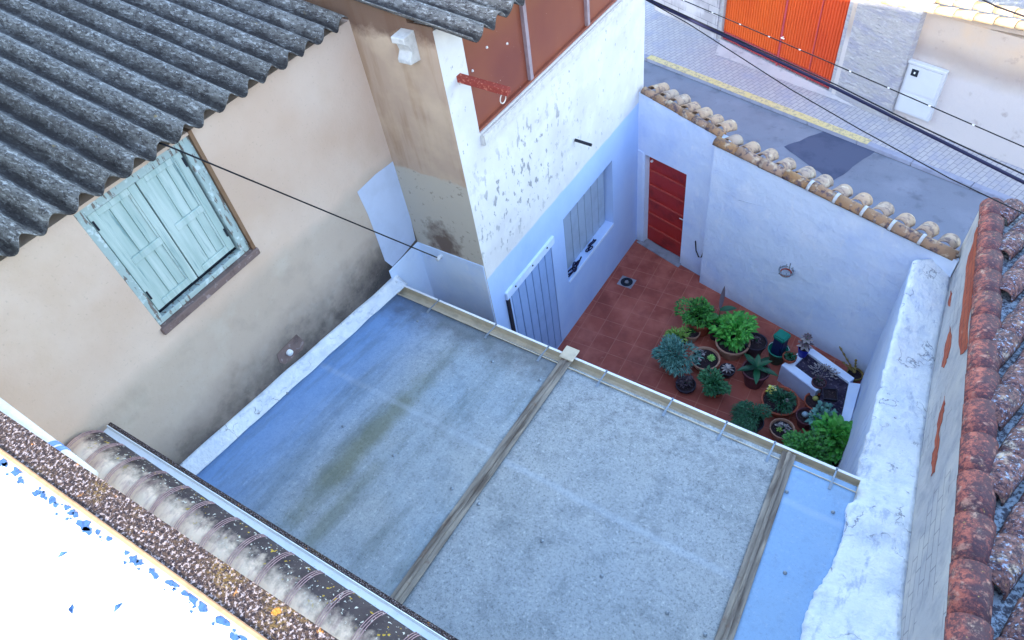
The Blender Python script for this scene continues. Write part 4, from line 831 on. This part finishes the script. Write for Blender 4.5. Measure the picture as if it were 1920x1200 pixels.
MT['purpot'] = simple('mauve_pot', '#5f3842', .6, 0, .2, 10).m; MT['bluepot'] = simple('cobalt_glaze', '#1f2c96', .3, 0, .2, 10).m; MT['tealpl'] = simple('teal_plastic', '#0f7466', .4, 0, .15, 6).m
MT['navypl'] = simple('navy_plastic', '#1c2252', .4, 0, .3, 10).m; MT['cactus'] = simple('cactus_skin', '#9a9a58', .8, 0, .3, 60).m; MT['bluecactus'] = simple('blue_cactus_skin', '#8fa8b8', .8, 0, .3, 60).m; MT['slabw'] = simple('glazed_white_tile', '#aeb9dc', .4, 0, .1, 5).m
MT['ochre'] = simple('ochre_pot', '#8a7a48', .8, 0, .35, 20).m
def pot(par, c, r, h, mat, soil='soil', seg=30, rim=True):      # c = rim centre (world), pot hangs below
    r *= 1.12; z = -h; prof = [(0, z), (r * .68, z), (r * .95, -.045)] + ([(r * 1.06, -.044), (r * 1.08, -.0), (r * .98, .0)] if rim else [(r, 0), (r * .94, 0)]) + [(r * .93, -.03), (r * .9, -.05)]
    p = obj('pot', lathe(NB(), c, prof, seg), mat, par, smooth=False)
    obj('soil', lathe(NB(), c, [(r * .935, -.035), (r * .5, -.022), (0, -.018)], seg), soil, par, smooth=True); return p
def sqpot(par, c, r, h, mat, ang=.3):
    bm = NB(); R = Matrix.Rotation(ang, 3, 'Z'); q = lambda k, z: [c + R @ V((sx * k, sy * k, z)) for sx, sy in ((-1, -1), (1, -1), (1, 1), (-1, 1))]
    o_, t_, i_, b_ = [[bm.verts.new(p) for p in q(k, z)] for k, z in ((r * .7, -h), (r, 0), (r * .9, 0), (r * .86, -.04))]
    bm.faces.new(o_[::-1])
    for A, B in ((o_, t_), (t_, i_), (i_, b_)):
        for i in range(4): bm.faces.new((A[i], A[(i + 1) % 4], B[(i + 1) % 4], B[i]))
    obj('pot', bm, mat, par); bm = NB(); face(bm, q(r * .87, -.034)); obj('soil', bm, 'soil', par)
def leaf(bm, p, d, L, W, bend=.3, up=V((0, 0, 1)), seg=3):
    d = d.normalized(); s = d.cross(up)
    s = s.normalized() if s.length > .01 else V((1, 0, 0)); n = s.cross(d).normalized(); prev = None
    for i in range(seg + 1):
        t = i / seg; w = W * math.sin(math.pi * min(1, .12 + t * .88)) ** .8 if i < seg else 0; c = p + d * (L * t) - up * (bend * L * t * t) 
        if i == seg: cur = (bm.verts.new(c),)
        else: cur = (bm.verts.new(c - s * w / 2 + n * w * .15), bm.verts.new(c - n * 0), bm.verts.new(c + s * w / 2 + n * w * .15))
        if prev:
            if len(cur) == 3: bm.faces.new((prev[0], prev[1], cur[1], cur[0])); bm.faces.new((prev[1], prev[2], cur[2], cur[1]))
            else: bm.faces.new((prev[0], prev[1], cur[0])); bm.faces.new((prev[1], prev[2], cur[0]))
        prev = cur
def rnd(): 
    while True:
        v = V((random.uniform(-1, 1), random.uniform(-1, 1), random.uniform(-1, 1)))
        if .05 < v.length < 1: return v
def bush(par, c, r, h, n, L, W, mat, name='foliage', flat=.8, inner=.35, bend=.35):
    if r > .13 and name == 'foliage': r *= 1.42; h *= 1.25; n = int(n * 2.0); L *= 1.15
    bm = NB(); lob = [(rnd() * .68, random.uniform(.3, .62)) for _ in range(8)]
    for _ in range(n):
        l, lr = random.choice(lob); v = rnd(); v.normalize(); v = l + v * lr * random.uniform(inner + .3, 1.05)
        p = c + V((v.x * r, v.y * r, h * .5 + v.z * h * .5 * flat)); d = (V((v.x, v.y, v.z * .6 + .35)).normalized() + rnd() * .7)
        leaf(bm, p, d, L * random.uniform(.7, 1.25), W * random.uniform(.8, 1.2), bend)
    o = obj(name, bm, mat, par, smooth=False)
    bm = NB()
    for k in range(5): v = rnd(); tube(bm, [c + V((0, 0, -.02)), c + V((v.x * r * .3, v.y * r * .3, h * .3)), c + V((v.x * r * .7, v.y * r * .7, h * .6))], .006, 5)
    obj('stem', bm, 'darkg', par); return o
def rosette(par, c, n, L, W, mat, tiers=3, rise=.5, bend=.1, name='leaves'):
    bm = NB()
    for t in range(tiers):
        for k in range(n):
            a = 2 * math.pi * k / n + t * .6; e = .2 + rise * t; d = V((math.cos(a) * math.cos(e), math.sin(a) * math.cos(e), math.sin(e)))
            leaf(bm, c + V((0, 0, .01 + .02 * t)), d, L * (1 - .22 * t) * random.uniform(.9, 1.1), W * (1 - .15 * t), bend, seg=4)
    return obj(name, bm, mat, par)
def ball(par, c, r, mat, name='cactus'):
    bm = NB(); seg, rg = 24, 8
    def fn(a, b):
        th = a * 2 * math.pi; ph = b * math.pi * .9; rr = r * math.sin(ph) * (1 + .09 * math.cos(th * 12)); return c + V((rr * math.cos(th), rr * math.sin(th), r * .9 + -r * math.cos(ph + math.pi * .0) * -.9))
    grid(bm, 48, 10, fn); return obj(name, bm, mat, par, smooth=True)
def plant(label, px, h, floor=0.012):
    c = onz(px, h + floor); t = thing('potted_plant', label, 'plant', (c.x, c.y, floor), 'potted plants in the courtyard'); return t, c
random.seed(11)
t, c = plant('dense small-leaved green bush in the pot nearest the red door', (1314, 594), .34); pot(t, c, .21, .33, 'terra'); bush(t, c + V((-.02, -.06, -.06)), .23, .38, 620, .055, .026, 'green')
t, c = plant('tall plant with three big upright leaves, one of them purplish, against the white wall', (1345, 612), .28); pot(t, c, .12, .27, 'darkpot')
bm = NB(); top_ = c + V((0, 0, .45)); tube(bm, [c, c + V((.01, .01, .2)), top_], [.010, .008, .005], 6); obj('stem', bm, 'darkg', t, smooth=True)
bm = NB(); leaf(bm, top_, V((-.10, .55, .75)), .36, .07, .0, seg=6); obj('leaf', bm, 'purple', t)
bm = NB(); leaf(bm, top_ - V((0, 0, .05)), V((.9, .45, .25)), .27, .12, .1, seg=6); obj('leaf', bm, 'darkg', t)
bm = NB(); leaf(bm, c + V((-.02, 0, .28)), V((-.25, -.75, .45)), .32, .14, .25, seg=6); obj('leaf', bm, 'green', t)
t, c = plant('bright green broad-leaved plant overflowing a wide two-rimmed clay pot', (1374, 640), .30); pot(t, c, .225, .29, 'paleterra'); bush(t, c + V((-.03, .06, -.02)), .23, .30, 340, .085, .055, 'bright')
t, c = plant('small round pot of dark soil between the square pot and the leafy bush', (1297, 622), .2); pot(t, c, .115, .19, 'paleterra'); bush(t, c, .08, .08, 60, .03, .016, 'green')
t, c = plant('low yellow-green succulent in a pale square pot', (1270, 634), .18); sqpot(t, c, .15, .17, 'paleterra', .5); bush(t, c, .14, .12, 260, .05, .018, 'lime2')
t, c = plant('large blue-green trailing bush at the left end of the plants', (1262, 680), .2); pot(t, c, .15, .19, 'paleterra'); bush(t, c + V((.02, .06, 0)), .25, .30, 900, .06, .016, 'teal')
t, c = plant('wide shallow bowl with a pale star-shaped rosette and grey succulents', (1322, 671), .2); pot(t, c, .195, .19, 'paleterra'); rosette(t, c + V((.09, .03, 0)), 12, .075, .022, 'star', 3)
bm = NB()
for k in range(14): a = random.random() * 6.28; rr = random.uniform(.02, .14); leaf(bm, c + V((math.cos(a) * rr - .04, math.sin(a) * rr, -.005)), V((math.cos(a * 3), math.sin(a * 3), .35)), .06, .02, .3)
obj('succulents', bm, 'grayp', t)
t, c = plant('small pot of pale pinkish twisted leaves between the bowl and the big-leaved pot', (1364, 692), .16); pot(t, c, .10, .15, 'darkpot'); rosette(t, c, 9, .11, .03, 'grayp', 2, .6, .2)
t, c = plant('low dish of dark purple succulents beside the cream gutter', (1286, 720), .12); pot(t, c, .13, .11, 'darkpot'); bush(t, c, .125, .10, 240, .045, .018, 'purple')
t, c = plant('rounded mid-green bush standing alone in front of the bowl', (1340, 728), .14); pot(t, c, .12, .13, 'terra'); bush(t, c, .19, .24, 520, .055, .026, 'mid'); 
t, c = plant('tall mauve pot with broad glossy strap leaves in the middle of the group', (1418, 692), .36); pot(t, c, .175, .35, 'purpot'); rosette(t, c + V((0, .02, 0)), 5, .34, .10, 'darkg', 2, .5, .25)
t, c = plant('dark pot of small plants standing against the white wall behind the strap leaves', (1417, 640), .3); pot(t, c, .15, .29, 'darkpot'); bush(t, c, .10, .06, 60, .03, .02, 'purple')
t, c = plant('small orange pot with spiky dark succulent on the corner of the planter', (1481, 668), .1, .40); pot(t, c, .085, .10, 'terra'); bush(t, c, .07, .08, 90, .04, .02, 'darkg')
t, c = plant('cobalt blue pot with brown whorled leaves on the corner of the planter by the wall', (1508, 652), .18, .40); pot(t, c, .075, .18, 'bluepot', rim=False)
for k, (zz, LL_) in enumerate(((.02, .13), (.10, .12), (.18, .10), (.25, .07))): rosette(t, c + V((0, .0, zz)), 7, LL_, .05, 'purple' if k % 2 else 'grayp', 1, .3, .05)
bm = NB(); tube(bm, [c, c + V((0, 0, .27))], .01, 6); obj('stem', bm, 'darkg', t)
t, c = plant('broad terracotta bowl with dark succulents and yellow-white flowers at its left side', (1463, 750), .24); pot(t, c, .225, .23, 'terra'); bush(t, c + V((.02, 0, -.02)), .15, .10, 340, .045, .016, 'darkg'); rosette(t, c + V((.09, .0, 0)), 10, .07, .015, 'grayp', 3)
bush(t, c + V((-.17, .08, .0)), .055, .14, 60, .04, .025, 'yellowf', 'flowers')
t, c = plant('feathery dark green bush pushed against the cream gutter', (1412, 790), .24); pot(t, c, .13, .23, 'darkpot'); bush(t, c, .21, .26, 950, .06, .014, 'deep', bend=.8)
t, c = plant('clay pot of soil with a few small pale sprouts next to the feathery bush', (1467, 803), .2); pot(t, c, .145, .19, 'paleterra'); bush(t, c, .09, .07, 60, .035, .02, 'grayp'); rosette(t, c + V((-.03, -.05, 0)), 6, .05, .03, 'lime2', 2)
t, c = plant('clay pot with a round yellowish cactus beside the planter', (1530, 752), .26); pot(t, c, .135, .25, 'terra'); ball(t, c + V((-.02, .03, -.02)), .04, 'cactus')
t, c = plant('clay pot with a round blue-grey cactus beside the leafy corner plants', (1513, 780), .24); pot(t, c, .125, .23, 'purpot'); ball(t, c + V((-.03, 0, -.02)), .045, 'bluecactus'); bush(t, c + V((.06, .02, 0)), .05, .1, 60, .03, .02, 'grayp')
t, c = plant('empty dark square pot standing in the planter', (1557, 738), .08, .36); sqpot(t, c, .10, .10, 'darkpot', .35)
t, c = plant('small mauve pot with twiggy growth standing in the planter', (1536, 716), .08, .36); pot(t, c, .085, .10, 'purpot'); bush(t, c, .10, .14, 90, .03, .012, 'purple')
t, c = plant('large glossy green shrub filling the courtyard corner against the right boundary wall', (1562, 836), .42); pot(t, c, .16, .41, 'darkpot'); bush(t, c + V((0, .03, -.05)), .23, .34, 420, .10, .062, 'bright')
t, c = plant('spreading green herb bush along the cream gutter at the right end', (1508, 856), .36); pot(t, c, .15, .35, 'darkpot'); bush(t, c + V((.02, 0, 0)), .30, .26, 1100, .055, .034, 'green')
t, c = plant('pale blue-green leafy plant squeezed between the cactus pot and the corner shrub', (1538, 792), .40); pot(t, c, .12, .39, 'darkpot'); bush(t, c, .15, .2, 160, .07, .05, 'teal')
t, c = plant('tiny dark pot in the corner under the end of the gutter', (1558, 866), .28); pot(t, c, .075, .2, 'darkpot'); bush(t, c, .06, .06, 40, .03, .02, 'purple')
# wall pot with cactus-like branches
c = onwall((1603, 700), IA + V((-.11, 0, 0)), IB + V((-.11, 0, 0))); t = thing('wall_pot', 'ochre wall pot with thin jointed cactus branches in the courtyard corner', 'plant', tuple(c)); pot(t, c, .10, .16, 'ochre')
bm = NB()
for e_, w_ in ((V((-.34, .22, .22)), .012), (V((-.06, .05, .26)), .014), (V((-.22, .02, .14)), .012)):
    for k in range(5): a = c + e_ * (k / 5); b = c + e_ * ((k + 1) / 5); tube(bm, [a, a.lerp(b, .5) + V((0, 0, .006)), b], [w_ * .6, w_ * 1.5, w_ * .6], 6)
obj('branches', bm, 'ochre', t, smooth=True)
# planter bed
pb_ = thing('raised_planter', 'white masonry planter with dark soil in the corner of the courtyard', 'planter', (4, -1.8, 0))
ZP = .40; zz = lambda p, z: V((p.x, p.y, z))
o1, o2 = onz((1466, 684), ZP), onz((1531, 733), ZP); i1, i2 = onz((1493, 682), ZP), onz((1577, 787), ZP)
k1 = onz((1513, 660), ZP); k2 = onz((1592, 717), ZP); bk1 = onz((1489, 655), ZP); wl1 = onz((1520, 648), ZP); wl2 = onz((1613, 714), ZP); fr_ = onz((1598, 795), ZP); 
nearY = o1.lerp(o2, 1.0); ex = (o2 - o1).normalized()
# inner front edge continues through the pots
i_near = onz((1574, 800), ZP)
bm = NB()
def rimseg(q): slab(bm, [zz(p, .012) for p in q], (0, 0, ZP - .012))
fo_l, fo_r = o1, o2; fi_l = i1
perp = V((-ex.y, ex.x, 0)); rw = .13
A0, A1_, A2_ = o1, o2, o2 + perp * rw; A3 = o1 + perp * rw
rimseg([A0, A1_, A2_, A3])                                                     # front rim
sh = -perp * 1.25
B0 = A1_ - perp * .0; 
cornR = V((4.47, o2.y - .2, 0)); 
LB = [A3, A3 + perp * .02, zz(k1, ZP) - ex * .13, zz(k1, ZP)]
kl = k1 + perp * .10
rimseg([A3, A3 + ex * .13, k1 + ex * .01, k1 + perp * .13, A3 + (k1 - A3).project(perp) + perp * .13 - ex * .0])   # left rim
rimseg([k1, k2, k2 + perp * .12, k1 + perp * .12])                            # back rim along the wall
ie = k2 + (i2 - k2) * 1.35
rimseg([k2, k2 + ex * .12 + perp * .10, ie + ex * .12, ie])   # right rim
obj('masonry', bm, 'lime', pb_)
bm = NB(); slab(bm, [zz(A0, .014) - perp * .012, zz(A1_, .014) - perp * .012, zz(A1_, .014) - perp * .002, zz(A0, .014) - perp * .002], (0, 0, ZP - .02)); obj('tiled_face', bm, 'slabw', pb_)
bm = NB(); slab(bm, [zz(p, .02) for p in (A3 + ex * .05, A2_ + ex * .0, ie - ex * .35, ie + ex * .01, k2 + ex * .01 + perp * .01, k1 + perp * .01)], (0, 0, .34)); obj('soil', bm, 'bedsoil', pb_)
random.seed(3); bm = NB(); cc = onz((1545, 700), .36)
for k in range(160): v = rnd(); leaf(bm, cc + V((v.x * .22, v.y * .12, .02 + abs(v.z) * .08)), V((v.x, v.y, .6)), .045, .016, .3)
o = obj('low_plant', bm, 'grayp', loc=tuple(cc)); tag(o, 'low straggly grey plant growing in the planter soil', 'plant')
# green canister and teal bucket
c = onz((1467, 628), .62); t = thing('green_canister', 'square green plastic canister standing against the white wall', 'canister', (c.x, c.y, .012)); R_ = Matrix.Rotation(-.3, 3, 'Z')
bm = NB(); slab(bm, [c + R_ @ V((x, y, -.6)) for x, y in ((-.085, -.085), (.085, -.085), (.085, .085), (-.085, .085))], (0, 0, .56)); bevel(bm, .02, 3); obj('body', bm, 'navypl', t)
bm = NB(); slab(bm, [c + R_ @ V((x, y, -.07)) for x, y in ((-.10, -.10), (.10, -.10), (.10, .10), (-.10, .10))], (0, 0, .08)); bevel(bm, .02, 3); obj('lid', bm, 'tealpl', t)
c = onz((1460, 655), .3); t = thing('teal_bucket', 'round teal plastic bucket in front of the green canister', 'bucket', (c.x, c.y, .012))
obj('body', lathe(NB(), c, [(0, -.29), (.10, -.29), (.15, -.01), (.165, 0), (.165, .01), (.145, .01), (.10, -.25), (0, -.26)], 28), 'tealpl', t, smooth=True)
bm = NB(); tube(bm, [c + V((math.cos(a) * .155, 0, .0 + .0)) + V((0, math.sin(a) * .13, .02)) for a in [k * math.pi / 8 for k in range(9)]], .004, 5); obj('handle', bm, 'lip', t)
